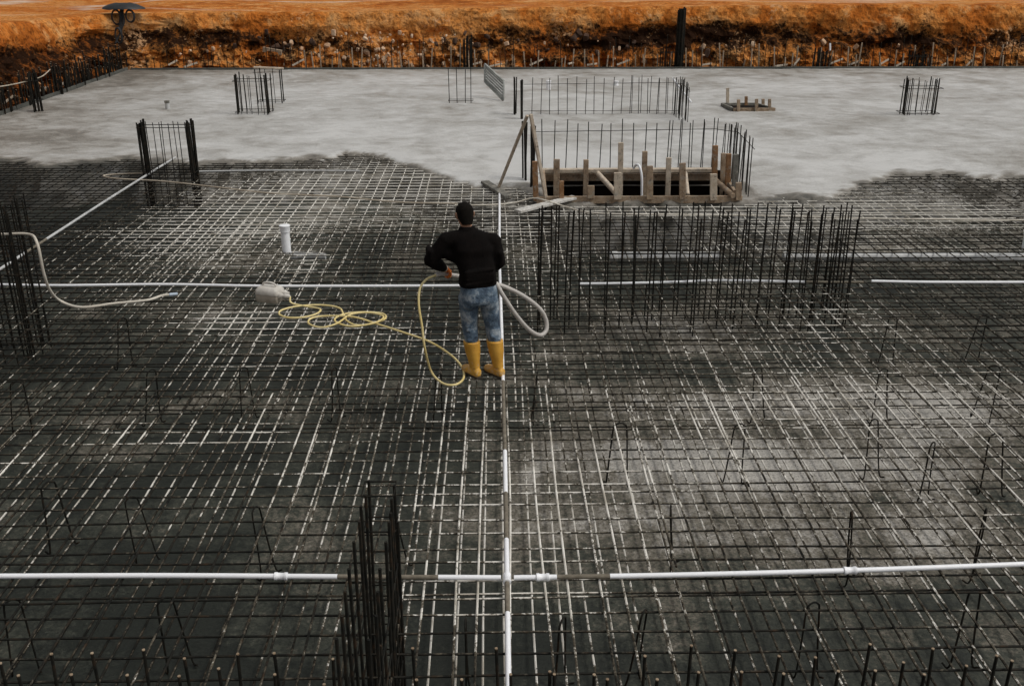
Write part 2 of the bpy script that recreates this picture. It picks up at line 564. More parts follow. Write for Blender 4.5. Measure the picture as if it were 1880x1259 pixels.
def make_ground():
    xs = axis([(-400, -60, 40), (-60, -20, 4), (-20, -11, 0.45), (-11, 11, 0.45), (11, 40, 2), (40, 400, 40)])
    ys = axis([(-300, -20, 40), (-20, 2, 2), (2, 24, 0.3), (24, 34, 1.0), (34, 40, 0.4), (40, 80, 2), (80, 200, 20), (200, 900, 100)])
    mb = MB()
    vs, at = [], []
    for y in ys:
        for x in xs:
            d = terrain(x, y)
            t = sstep(-0.2, 1.4, d)
            top = bank_top(x, y) - 0.06 + (0.12 * fbm(x * 0.12, y * 0.12) if d > 2.5 else 0) + max(0, d - 3) * 0.006
            z = FLOOR_Z + (top - FLOOR_Z) * t
            if t < 0.01: z += 0.012 * fbm(x * 0.8, y * 0.8)
            vs.append((x, y, z))
            at.append(0.27 + 0.17 * sstep(-1.5, 3, x) * sstep(4.5, 7, y) - 0.06 * sstep(-1, -4, x) - 0.10 * sstep(8, 5, y) + field(STAIN_SHADE, x, y))  # darker left and near: vignette and shading painted into the floor tone
    nx = len(xs)
    fs, mi = [], []
    for j in range(len(ys) - 1):
        for i in range(nx - 1):
            fs.append((j * nx + i, j * nx + i + 1, (j + 1) * nx + i + 1, (j + 1) * nx + i))
            cx, cyy = (xs[i] + xs[i + 1]) / 2, (ys[j] + ys[j + 1]) / 2
            mi.append(1 if (terrain(cx, cyy) > -0.2) else 0)
    mb.add(vs, fs, 0, at)
    mb.m = mi
    o = mb.build("ground", [M['floor'], M['earth']])
    return tag(o, "concrete blinding floor of the excavation with orange earth round it", "ground", kind='structure')
make_ground()

# ------------------------------------------------------------------ earth bank round the excavation
def make_bank():
    # plan line of the bank foot: up the left side, rounded corner, along the far side
    line = []
    y = -2.0
    while y < FAR_Y - 1.2:
        line.append((LEFT_X - 0.55, y, -1, 0)); y += (0.25 if y < 14 else 0.10)
    for i in range(12):
        a = math.pi * i / 24
        line.append((LEFT_X + 0.95 - 1.5 * math.cos(a), FAR_Y - 1.0 + 1.5 * math.sin(a), -math.cos(a), math.sin(a)))
    x = LEFT_X + 1.0
    while x < 30:
        line.append((x, FAR_Y + 0.5, 0, 1)); x += 0.09 if x < 20 else 0.4
    prof = []
    NV = 30
    vs, at = [], []
    for (x, y, nx_, ny_) in line:
        s = x * 0.9 + y
        hm = bank_top(x, y)
        for j in range(NV + 1):
            v = j / NV
            # profile: rubble foot, undercut band, smooth earth slope, shoulder
            z = -0.55 + (hm + 0.55) * min(1.0, v / 0.86)
            out = 0.15 + 1.05 * v ** 1.15
            if v > 0.86: out = 0.15 + 1.05 * 0.86 ** 1.15 + (v - 0.86) * 7
            zr = (z + 0.1) / hm
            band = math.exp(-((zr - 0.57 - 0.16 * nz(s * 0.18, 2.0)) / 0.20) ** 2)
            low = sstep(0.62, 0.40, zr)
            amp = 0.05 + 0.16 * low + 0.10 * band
            big = fbm(x * 1.6, y * 1.6, z * 2.6, 4) * amp * 1.6
            cell = noise.cell(Vector((x * 2.4 + nz(s, z) * .7, y * 2.4, z * 3.4 + nz(s * 2, 1.3) * .5))) * 0.12 * low
            under = 0.32 * band * (0.55 + 0.6 * nz(s * 0.5, 7.7))
            o = out - big - cell + under
            dz = 0.05 * fbm(x * 2.1, y * 2.1, z * 2 + 8, 3) * (1 if v < 0.9 else 0.4)
            vs.append((x + nx_ * o, y + ny_ * o, z + dz))
            dark = 0.62 * band * (1.0 + 0.7 * nz(s * 0.33, 4.2) + 1.1 * nz(s * 0.11, 8.2)) + 0.31 * low * (1 + 0.5 * nz(s * 0.2, 3.3) + 0.6 * nz(s * 3.0, 6.1)) + 0.10 * sstep(1.0, .75, zr) - 0.05 * sstep(0.7, 0.9, zr)  # dark soil, with the shade of overhang crevices painted into its colour
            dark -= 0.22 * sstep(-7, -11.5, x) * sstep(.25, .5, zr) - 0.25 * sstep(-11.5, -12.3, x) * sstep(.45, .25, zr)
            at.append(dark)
    n = NV + 1
    fs = []
    for i in range(len(line) - 1):
        for j in range(NV):
            fs.append((i * n + j, (i + 1) * n + j, (i + 1) * n + j + 1, i * n + j + 1))
    mb = MB()
    mb.add(vs, [tuple(reversed(f)) for f in fs], 0, at)
    o = mb.build("earth_bank", M['bank'], smooth=False)
    tag(o, "orange cut earth bank with a dark rocky band and painted crevice shade behind the slab", "bank", kind='structure')
make_bank()

# ------------------------------------------------------------------ fresh concrete
def make_slab():
    xs = axis([(LEFT_X, -7, 0.16), (-7, 7, 0.09), (7, 13, 0.14), (13, 26, 0.6)])
    ys = axis([(14.6, 21.5, 0.075), (21.5, 26, 0.25), (26, FAR_Y, 0.5)])
    def h(x, y):
        d = y - yfront(x)
        d += 0.45 - 0.40 * sstep(PIT_X0 - 1.2, PIT_X0 - .4, x) * sstep(PIT_X1 + 1.2, PIT_X1 + .4, x)
        d += 0.22 * nz(x * 3, y * 3) + 0.16 * nz(x * 7, y * 7) + 0.08 * nz(x * 15, y * 15)
        t = sstep(-1.15, 0.18, d)
        z = FLOOR_Z - 0.06 + (0.70 + FLOOR_Z * -1 - 0.60) * t
        z += 0.022 * fbm(x * 0.7, y * 1.2, 0, 4) * t + (0.08 * nz(x * 4, y * 4) + 0.07 * nz(x * 10, y * 10)) * (1 - t * t)
        return z, d
    vs, at = [], []
    for y in ys:
        for x in xs:
            z, d = h(x, y)
            rough_edge = sstep(max(0.0, 0.30 + 0.4 * nz(x * 1.1, y * 1.1) + 0.35 * nz(x * 6, y * 6)), -0.10, d)
            a = 0.85 * rough_edge + 0.28 * sstep(-6.5, -11.5, x) + 0.16 * sstep(31, 34, y) - 0.22 * math.exp(-((x + 1.0) / 3.6) ** 2 - ((y - 19.6) / 2.4) ** 2) \
                - 0.12 * math.exp(-((x - 6.5) / 3.0) ** 2 - ((y - 19.0) / 2.5) ** 2)  # far-edge term paints the shaded rim into the concrete
            if PIT_X0 - 0.5 < x < PIT_X1 + .5 and PIT_Y0 - .6 < y < PIT_Y1 + .3: a = max(a, 0.35)
            vs.append((x, y, z)); at.append(a)
    nx = len(xs)
    fs = []
    for j in range(len(ys) - 1):
        for i in range(nx - 1):
            cx, cyy = (xs[i] + xs[i + 1]) / 2, (ys[j] + ys[j + 1]) / 2
            if PIT_X0 - 0.02 < cx < PIT_X1 + 0.02 and PIT_Y0 < cyy < PIT_Y1: continue
            q = (j * nx + i, j * nx + i + 1, (j + 1) * nx + i + 1, (j + 1) * nx + i)
            if max(vs[k][2] for k in q) < FLOOR_Z - 0.035: continue
            fs.append(q)
    mb = MB()
    mb.add(vs, fs, 0, at)
    o = mb.build("concrete_slab", M['slab'])
    tag(o, "fresh grey concrete slab with a ragged front edge over the bars", "slab", kind='structure')
make_slab()

# ------------------------------------------------------------------ rebar mats
def bar_obj(p, q, r, name, parent, base, seg=0.22, wob=0.012, n=6):
    L = (q - p).length
    if L < 0.15: return None
    k = max(2, int(L / seg) + 1)
    s1, s2 = rnd.random() * 50, rnd.random() * 50
    side = (q - p).cross(Vector((0, 0, 1))).normalized()
    pts = []
    for i in range(k):
        t = i / (k - 1)
        c = p.lerp(q, t)
        pts.append(c + side * (wob * 1.6 * nz(t * L * 0.45, s1)) + Vector((0, 0, wob * nz(t * L * 0.6, s2))))
    mb = MB()
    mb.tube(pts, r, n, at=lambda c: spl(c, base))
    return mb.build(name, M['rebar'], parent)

def xlim(y, zc=0.0, m=1.2):
    dep = y * cp + (CAM_H - zc) * sp_
    hw = dep * 940 / F
    c = y * math.tan(YAW)
    return max(LEFT_X + .1, c - hw - m), c + hw + m

def pit_split(x0, x1, y):
    if PIT_Y0 - 0.18 < y < PIT_Y1 + 0.15 and x0 < PIT_X1 + .1 and x1 > PIT_X0 - .1:
        return [(x0, PIT_X0 - 0.12), (PIT_X1 + 0.12, x1)]
    return [(x0, x1)]

def spans_before_front(y, x0, x1, over):
    out, start = [], None
    x = x0
    while x <= x1:
        ok = y < interp(x, FRONT) + over
        if ok and start is None: start = x
        if not ok and start is not None:
            out.append((start, x)); start = None
        x += 0.2
    if start is not None: out.append((start, x1))
    res = []
    for a, b in out: res += pit_split(a, b, y)
    return [s for s in res if s[1] - s[0] > 0.3]

def long_spans(x, y0, over):
    y1 = interp(x, FRONT) + over
    if PIT_X0 - .1 < x < PIT_X1 + .1: y1 = min(y1, PIT_Y0 - 0.12)
    return y0, y1

LAP_Y = U(900, 706).y
NEAR_Y = 3.35
RB = 0.0084

def make_mats():
    near = empty("rebar_mat", (0, 6, 0), "near upper rebar mat filling the foreground below the boots, long bars on top", "rebar mat", "tied rebar mats")
    far = empty("rebar_mat", (0, 14, 0), "far upper rebar mat running from the boots back into the wet concrete", "rebar mat", "tied rebar mats")
    low = empty("rebar_mat", (0, 10, -0.5), "lower rebar mat lying near the floor, seen through the upper bars", "rebar mat", "tied rebar mats")
    # near: long bars over the cross bars
    x0, x1 = xlim(LAP_Y)
    x = x0
    while x < x1:
        xx = x + rnd.uniform(-.025, .025)
        ye = LAP_Y + rnd.uniform(-0.28, 0.10)
        dx = rnd.uniform(-.05, .05)
        base = 0.14 + 0.10 * sstep(0, 3, xx) + rnd.uniform(-.13, .13) - 0.04 * sstep(-1, -4, xx)
        bar_obj(Vector((xx + dx, NEAR_Y - rnd.uniform(0, .3), 0.021)), Vector((xx, ye, 0.021)), RB, "long_bar", near, base)
        if rnd.random() < 0.10:
            bar_obj(Vector((xx + .03, NEAR_Y + rnd.uniform(.5, 4), 0.021)), Vector((xx + .035, ye - .2, 0.021)), RB, "long_bar", near, base)
        x += 0.187
    y = NEAR_Y + .1
    while y < LAP_Y + 0.1:
        a, b = xlim(y)
        rot = 0.012 * rnd.uniform(-.4, 1)
        base = -0.02 + rnd.uniform(-.08, .08)
        yy = y + rnd.uniform(-.03, .03)
        bar_obj(Vector((a, yy - rot * 2, 0)), Vector((b, yy + rot * 2, 0)), RB, "cross_bar", near, base)
        if rnd.random() < 0.12:
            bar_obj(Vector((a + rnd.uniform(0, 5), yy + .045, 0)), Vector((b - rnd.uniform(0, 5), yy + .05, 0)), RB, "cross_bar", near, base)
        y += 0.186
    # far: cross bars over the long bars
    cross = []
    y = LAP_Y + 0.22
    while y < 21:
        yy = y + rnd.uniform(-.035, .035)
        a, b = xlim(yy)
        for (s, e) in spans_before_front(yy, a, b, 0.35):
            cross.append((s, e, yy))
        y += 0.186 if y < 16 else 0.2
    for i, (s, e, yy) in enumerate(cross):
        base = 0.02 + rnd.uniform(-.1, .1) + 0.18 * sstep(13, 15, yy) * sstep(-8, -4, s + (e - s) / 2)
        bar_obj(Vector((s, yy, 0.0)), Vector((e, yy + rnd.uniform(-.02, .03), 0.0)), RB, "cross_bar", far, base, seg=0.28)
    lb = []
    x = LEFT_X + .15
    while x < 12.5:
        xx = x + rnd.uniform(-.025, .025)
        y0, y1 = long_spans(xx, LAP_Y - rnd.uniform(.3, 1.0), 0.35)
        # start where it enters the picture
        ylo = y0
        while ylo < y1 and not (xlim(ylo)[0] <= xx <= xlim(ylo)[1]): ylo += 0.25
        if ylo < y1 - 0.3: lb.append((xx, ylo, y1))
        x += 0.187
    lb.sort(key=lambda t: abs(t[0]))
    rest = MB()
    for i, (xx, y0, y1) in enumerate(lb):
        base = 0.20 + rnd.uniform(-.14, .14)
        if i < 100:
            bar_obj(Vector((xx, y0, -0.020)), Vector((xx + rnd.uniform(-.04, .04), y1, -0.020)), RB, "long_bar", far, base, seg=0.28)
        else:
            k = max(2, int((y1 - y0) / .3))
            rest.tube([Vector((xx, y0 + (y1 - y0) * j / k, -0.020)) for j in range(k + 1)], RB, 6, at=lambda c: spl(c, 0.2))
    if rest.v:
        o = rest.build("long_bars", M['rebar'], far); tag(o, kind='stuff')
    # lower mat
    lc, ll = [], []
    y = 9.0
    while y < 17:
        yy = y + rnd.uniform(-.03, .03)
        a, b = xlim(yy, -0.5)
        for (s, e) in spans_before_front(yy, a, b, -0.3): lc.append((s, e, yy))
        y += 0.38
    for (s, e, yy) in lc[:100]:
        bar_obj(Vector((s, yy, -0.50)), Vector((e, yy + rnd.uniform(-.03, .03), -0.50)), RB, "cross_bar", low, -0.15 + rnd.uniform(-.1, .1), seg=0.35)
    x = -9.0
    while x < 9.0:
        xx = x + 0.09 + rnd.uniform(-.02, .02)
        ylo, y1 = 3.9, min(17.0, interp(xx, FRONT) - 0.4)
        if PIT_X0 - .1 < xx < PIT_X1 + .1: y1 = min(y1, PIT_Y0 - .2)
        while ylo < y1 and not (xlim(ylo, -0.5)[0] <= xx <= xlim(ylo, -0.5)[1]): ylo += 0.25
        if ylo < y1 - .3: ll.append((xx, ylo, y1))
        x += 0.187
    ll.sort(key=lambda t: abs(t[0]))
    for (xx, y0, y1) in ll[:100]:
        bar_obj(Vector((xx, y0, -0.52)), Vector((xx + rnd.uniform(-.05, .05), y1, -0.52)), RB, "long_bar", low, 0.24 + rnd.uniform(-.14, .14), seg=0.35)
make_mats()

# ------------------------------------------------------------------ bent bar supports between the mats
def make_support(loc, rz, first):
    if first is None:
        root = empty("bar_support", (0, 0, FLOOR_Z), "bent black steel bar support holding the upper mat above the floor", "bar support", "bent supports under the upper mat")
        r = 0.0072
        mb = MB()
        pts = [(-0.095, 0.07, 0.03), (-0.09, 0.015, 0.03), (-0.075, 0, 0.30), (-0.058, 0, 0.56), (-0.040, 0, 0.605), (0.0, 0, 0.622), (0.040, 0, 0.605), (0.058, 0, 0.56), (0.075, 0, 0.30), (0.09, -0.015, 0.03), (0.095, -0.07, 0.03)]
        mb.tube(smooth_path([(a, b, c + FLOOR_Z) for (a, b, c) in pts], 4), r, 6, at=-0.9)
        mb.build("bent_bar", M['rebar'], root)
        make_support.proto = root
        o = root
    else:
        o = copy_tree(first)
    o.location = loc
    o.rotation_euler = (rnd.uniform(-.10, .10), rnd.uniform(-.12, .12), rz)
    o.scale = (rnd.uniform(.75, 1.15), 1, rnd.uniform(.965, 1.02))
    return o

SUP = [(1402, 668, .5), (1630, 668, .3), (1820, 665, -.4), (1355, 770, .35), (1618, 762, .3), (1843, 790, .1), (1500, 1096, .5), (1793, 1080, .6), (1168, 1105, .9), (1575, 935, 1.4), (1810, 930, 1.1),
       (1243, 915, 1.5), (1137, 775, .2), (265, 672, 1.2), (445, 664, 1.0), (610, 664, 1.2), (215, 580, 1.0), (250, 900, .6), (310, 1082, .9), (480, 925, 1.3), (20, 690, .4),
       (1640, 572, .2), (1800, 570, .4), (15, 1090, .7), (90, 880, 1.2), (975, 680, 1.3), (800, 680, 1.2), (855, 1130, 1.4), (735, 920, 1.2),
       (1030, 1120, 1.3), (1715, 800, .7)]
proto = None
for (px, py, rz) in SUP:
    p = U(px, py, 0.06)
    o = make_support((p.x, p.y, FLOOR_Z), rz + rnd.uniform(-.2, .2), proto)
    if proto is None: proto = o

# ------------------------------------------------------------------ starter bars along the near edge
def starter(name, label, group, locs, r, at):
    """one short upright bar, copied to each place (x, y, z0, z1, tilt x, tilt y)"""
    first = None
    for (x, y, z0, z1, tx, ty) in locs:
        if first is None:
            root = empty(name, (0, 0, 0), label, "rebar", group)
            mb = MB(); mb.tube([(0, 0, 0), (0, 0, 0.5), (0, 0, 0.994)], [r, r, r], 7, at=at)
            mb.build("shaft", M['rebar'], root)
            mb = MB(); mb.tube([(0, 0, 0.994), (0, 0, 1.0)], r * 0.98, 7)
            mb.build("cut_end", M['rust_tip'], root)
            o = first = root
        else:
            o = copy_tree(first)
        o.location = (x, y, z0)
        o.rotation_euler = (tx, ty, 0)
        o.scale = (1, 1, z1 - z0)

STUBS = [(3, 1211), (84, 1204), (137, 1240), (174, 1197), (232, 1238), (260, 1195), (326, 1245), (347, 1206), (410, 1227), (429, 1200), (500, 1236), (512, 1194), (592, 1248), (604, 1213),
         (764, 1190), (764, 1240), (855, 1242), (920, 1185), (940, 1240), (1008, 1238), (1022, 1240), (1092, 1234), (1112, 1240), (1182, 1198), (1198, 1240), (1266, 1188), (1278, 1235), (1343, 1190),
         (1366, 1237), (1421, 1200), (1447, 1232), (1504, 1204), (1533, 1230), (1592, 1186), (1611, 1227), (1662, 1218), (1693, 1232), (1725, 1194), (1772, 1226), (1832, 1206), (1857, 1214), (40, 1240)]
locs = []
for (px, py) in STUBS:
    yy = 4.48 if py < 1222 else 4.28
    p = UY(px, py, yy)
    locs.append((p.x, p.y, FLOOR_Z, p.z, rnd.uniform(-.03, .03), rnd.uniform(-.03, .03)))
starter("starter_bar", "short dark starter bar with cut rusty top in the row along the near edge", "starter bars along the near edge", locs, 0.0092, -1.0)

# ------------------------------------------------------------------ cages
def cage(name, label, cat, bars, ties, r=0.008, z0=FLOOR_Z, group=None, at=-0.9, tie_r=0.006, wob=0.02, zj=0.0):
    """bars: (x, y, z_top[, r]); ties: list of point lists"""
    cx = sum(b[0] for b in bars) / len(bars); cyy = sum(b[1] for b in bars) / len(bars)
    root = empty(name, (cx, cyy, z0), label, cat, group)
    for b in bars[:100]:
        rr = b[3] if len(b) > 3 else r
        mb = MB()
        dx, dy = rnd.uniform(-wob, wob), rnd.uniform(-wob, wob)
        zb = z0 - zj * rnd.random()
        mb.tube([(b[0], b[1], zb), (b[0] + dx * .3, b[1] + dy * .3, z0 + (b[2] - z0) * .5), (b[0] + dx, b[1] + dy, b[2])], rr, 6, at=at)
        mb.build("vertical_bar", M['rebar'], root)
    for t in ties:
        mb = MB(); mb.tube(t, tie_r, 5, at=at + .2)
        mb.build("tie", M['rebar'], root)
    return root

def ring(x0, y0, x1, y1, z):
    return [(x0, y0, z), (x1, y0, z), (x1, y1, z), (x0, y1, z), (x0, y0, z)]

# wall cage in front of the pit, two faces
b0 = UY(985, 592, 11.55); b1 = UY(1560, 592, 11.55)
wx0, wx1, wy = b0.x, b1.x, 11.55
bars, ties = [], []
x = wx0
while x < wx1:
    bars.append((x + rnd.uniform(-.02, .02), wy + rnd.uniform(-.02, .02), 1.07 + rnd.uniform(-.06, .06), 0.0095))
    bars.append((x + rnd.uniform(-.01, .07), wy + .30 + rnd.uniform(-.03, .03), 1.04 + rnd.uniform(-.07, .05), 0.0085))
    if rnd.random() < .45: bars.append((x + rnd.uniform(.03, .08), wy + rnd.uniform(-.02, .3), 1.03 + rnd.uniform(-.12, .08), 0.0095))
    x += rnd.uniform(.14, .20)
for i in range(9):
    bars.append((wx1 - .60 + i * .07, wy + (.0, .3)[i % 2] + rnd.uniform(0, .04), 1.0 + rnd.uniform(-.12, .08)))
for z in (-.12, .42):
    ties.append([(wx0 - .1, wy - .015, z), (wx1 + .05, wy - .015, z + .01)])
    ties.append([(wx0 - .1, wy + .315, z), (wx1 + .05, wy + .315, z)])
for z in (.22, .82):
    ties.append([(wx1 - .35, wy - .02, z), (wx1 + .04, wy - .02, z), (wx1 + .04, wy + .33, z), (wx1 - .35, wy + .33, z)])
cage("wall_cage", "long two-faced wall cage of tall dark bars standing in the mat right of the man", "rebar cage", bars, ties, z0=-.28, group="rebar cages", wob=.035, zj=.32)

# left wall cage cut by the picture edge
p = U(86, 655, FLOOR_Z); p.z = 0
bars, ties = [], []
for i in range(16):
    bars.append((p.x - .02 - rnd.uniform(0, .34), p.y - .25 + i * .05, 1.22 + rnd.uniform(-.06, .08), 0.0095))
for i in range(20):
    xx = p.x - .40 - i * .085
    bars.append((xx, p.y - .2 + rnd.uniform(-.02, .02), 1.18 + rnd.uniform(-.12, .08)))
    bars.append((xx + .05, p.y + .3 + rnd.uniform(-.02, .02), 1.18 + rnd.uniform(-.12, .08)))
for z in (-.3, 0.15, .5, .85, 1.15):
    ties.append(ring(p.x - 2.1, p.y - .22, p.x, p.y + .33, z))
cage("wall_cage", "tall dark wall cage at the left edge with a cream hose draped over it", "rebar cage", bars, ties, group="rebar cages")

# foreground wall cage running towards the camera
bars, ties = [], []
for i, (py, pxl, pxr) in enumerate([(886, 673, 724), (910, 668, 721), (935, 664, 716), (960, 657, 712), (1000, 649, 706), (1042, 643, 699), (1090, 636, 693), (1135, 626, 688), (1178, 616, 676)]):
    yy = 5.36 - i * .165
    for px in (pxl, pxr):
        q = UY(px, py + rnd.uniform(-8, 8), yy)
        bars.append((q.x, q.y, q.z, 0.0098))
    if i % 3 == 1:
        q = UY(pxr + 6, py + 20, yy + .05); bars.append((q.x, q.y, q.z - .1, 0.009))
xl, xr = bars[0][0], bars[1][0]
for z in (.95, .70, .45, .2, -.1, -.3):
    ties.append(ring(xl - .012, 5.375 - (1 - z) * .02, xr + .012, 4.02 if z < .6 else 5.2, z))
cage("wall_cage", "narrow wall cage of tall dark bars in the bottom foreground left of the white pipe", "rebar cage", bars, ties, group="rebar cages", wob=.012)

def bundle_col(label, pxl, pxr, ytop, ybase, depth=.35, nthin=4, corner=5, rc=.013, rt=.008, extra_ties=(), group="rebar cages", spread=.07):
    """column cage: bundles of bars at both ends, thin bars between"""
    p0 = U(pxl, ybase, .04); p1 = U(pxr, ybase, .04)
    zt = UY((pxl + pxr) / 2, ytop, p0.y).z
    bars, ties = [], []
    for (xx, sgn) in ((p0.x, 1), (p1.x, -1)):
        for j in range(corner):
            bars.append((xx + sgn * rnd.uniform(0, spread), p0.y + depth * j / max(1, corner - 1), zt + rnd.uniform(-.05, .02), rc))
    for j in range(nthin):
        xx = p0.x + (p1.x - p0.x) * (j + 1) / (nthin + 1)
        bars.append((xx + rnd.uniform(-.02, .02), p0.y + rnd.uniform(0, .02), zt + rnd.uniform(-.06, .02), rt))
        if nthin > 3: bars.append((xx + rnd.uniform(-.05, .05), p0.y + depth, zt + rnd.uniform(-.1, .0), rt * .9))
    for z in [.10] + list(extra_ties):
        ties.append(ring(p0.x - .01, p0.y - .01, p1.x + .01, p0.y + depth + .01, z * zt if z < 1 else z))
    return cage("column_cage", label, "rebar cage", bars, ties, group=group, tie_r=.007)

bundle_col("column cage with thick dark corner bundles at the left edge of the wet concrete", 264, 357, 224, 324, .30, 4, 12, .014, .008, (.9,))
bundle_col("column cage with one thick corner standing in the wet slab far left of centre", 433, 495, 138, 211, .5, 5, 4, .015, .008, (.85,))
bundle_col("small column cage just behind the thick cornered cage on the far left slab", 474, 520, 127, 190, .3, 2, 2, .015, .008, (.02,))
bundle_col("slim column cage of four thin bars near the leaning panel", 824, 868, 124, 189, .25, 2, 1, .010, .010, (.02,))
bundle_col("column cage with two thick sides alone on the slab at the far right", 1658, 1724, 145, 213, .45, 5, 6, .014, .008, (.75,), spread=.16)

# lift core cage round the timber pit: left bundles, back row, right return
def core(label, pl, pr, ytop, ybase, near_px, near_top, thick, wd):
    p0 = U(pl, ybase, .04); p1 = U(pr, ybase, .04)
    zt = UY((pl + pr) / 2, ytop, p0.y).z
    bars, ties = [], []
    n = 16
    for j in range(n):
        xx = p0.x + (p1.x - p0.x) * j / (n - 1)
        bars.append((xx, p0.y + rnd.uniform(-.01, .01), zt + rnd.uniform(-.05, .05), .0085))
        if j > n - 6: bars.append((xx + .06, p0.y + .1, zt + rnd.uniform(-.05, .05), .0075))
    m = 11
    xr = p1.x + .33
    ynear = p0.y - wd
    for j in range(m):
        yy = p0.y - wd * j / (m - 1)
        q = rnd.uniform(-.02, .02)
        bars.append((xr + q, yy, zt - .02 + rnd.uniform(-.06, .06), .0085))
        if j < 9: bars.append((xr - .14 + q, yy + .03, zt - .02 + rnd.uniform(-.06, .06), .0075))
    for (px, yo) in thick:
        q = U(px, ybase, .04)
        for k in range(5):
            bars.append((q.x + rnd.uniform(-.035, .035), p0.y - yo + .05 * k, zt + rnd.uniform(-.02, .04), .015))
    ties.append([(p0.x - .2, p0.y - .01, zt * .82), (p1.x, p0.y - .01, zt * .86), (xr + .02, p0.y - wd * .2, zt * .86), (xr + .02, ynear, zt * .8)])
    ties.append([(p0.x - .2, p0.y - .012, .12), (xr, p0.y - .012, .12)])
    return cage("core_cage", label, "rebar cage", bars, ties, group="rebar cages", tie_r=.006, wob=.03)

core("cage of thin tall bars wrapped round the back and right of the timber pit", 996, 1306, 222, 326, 1392, 265, [(962, .25), (975, .75)], 1.55)
core("second cage of thin bars farther back on the slab behind the timber pit", 976, 1222, 142, 210, 1258, 160, [(945, .05), (958, .7)], 1.2)

# dark uprights along the far and left edges of the slab
def edge_cage(label, pl, pr, ytop, ybase, y, n, r=.016):
    a = UY(pl, ybase, y); b = UY(pr, ybase, y)
    zt = UY(pl, ytop, y).z
    bars = []
    for j in range(n):
        bars.append((a.x + (b.x - a.x) * j / max(1, n - 1) + rnd.uniform(-.01, .01), y + rnd.uniform(-.12, .12), zt + rnd.uniform(-.12, .03), r))
    ties = [ring(min(a.x, b.x) - .02, y - .14, max(a.x, b.x) + .02, y + .14, zt * f) for f in (.3, .75)]
    cage("column_cage", label, "rebar cage", bars, ties, group="rebar cages", tie_r=.008)
edge_cage("tallest dark column cage rising past the bank top at the far edge", 1240, 1252, 14, 130, 34.35, 9, .03)
edge_cage("dark column cage at the far edge behind the slim four-bar cage", 852, 868, 66, 132, 34.5, 8, .02)
edge_cage("wide dark column cage at the far edge behind the far right cage", 1664, 1704, 96, 138, 34.5, 13, .022)
edge_cage("dark column cage at the far edge below the short white rod", 1492, 1518, 88, 136, 34.5, 9, .02)
edge_cage("dark column cage at the far edge just left of the tallest dark cage", 1212, 1236, 86, 132, 34.4, 8, .016)
edge_cage("dark column cage on the left edge of the slab nearest the picture edge", 64, 78, 128, 210, 25.6, 9, .02)
edge_cage("dark column cage on the left edge of the slab towards the corner", 104, 116, 118, 172, 28.6, 7, .02)

locs = []
x = LEFT_X + .6
while x < 19:
    locs.append((x, FAR_Y + .05 + rnd.uniform(-.08, .25), -.2, rnd.choice((.35, .5, .7, .9, 1.0)) + rnd.uniform(-.1, .15), rnd.uniform(-.06, .06), rnd.uniform(-.06, .06)))
    x += rnd.uniform(.16, .34)
starter("starter_bar", "thin upright starter bar in the fringe along the far edge of the slab", "starter bars along the far edge", locs, 0.011, -.1)
locs = []
y = 19.0
while y < FAR_Y:
    locs.append((LEFT_X - .10 + rnd.uniform(-.25, .12), y, -.5, .62 + rnd.uniform(-.38, .35), rnd.uniform(-.05, .05), rnd.uniform(-.05, .05)))
    y += rnd.uniform(.045, .10)
starter("starter_bar", "dark upright starter bar in the fringe along the left edge of the slab", "starter bars along the left edge", locs, 0.019, -1.0)

# low edge strips; the far one stands in for shaded concrete at the rim
def edge_strip(label, p, q, h, t):
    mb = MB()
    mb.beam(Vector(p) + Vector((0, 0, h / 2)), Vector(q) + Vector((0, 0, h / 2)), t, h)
    o = mb.build("dark_edge_strip", M['edge'], origin=p)
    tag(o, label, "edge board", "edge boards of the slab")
edge_strip("long dark grey board added as the shaded rim along the far side of the slab", (LEFT_X + .1, FAR_Y - .02, -.3), (22, FAR_Y - .02, -.3), .40, .06)
edge_strip("long dark grey edge board along the left side of the slab", (LEFT_X - .03, 12, -.55), (LEFT_X - .03, FAR_Y - .06, -.55), .68, .06)

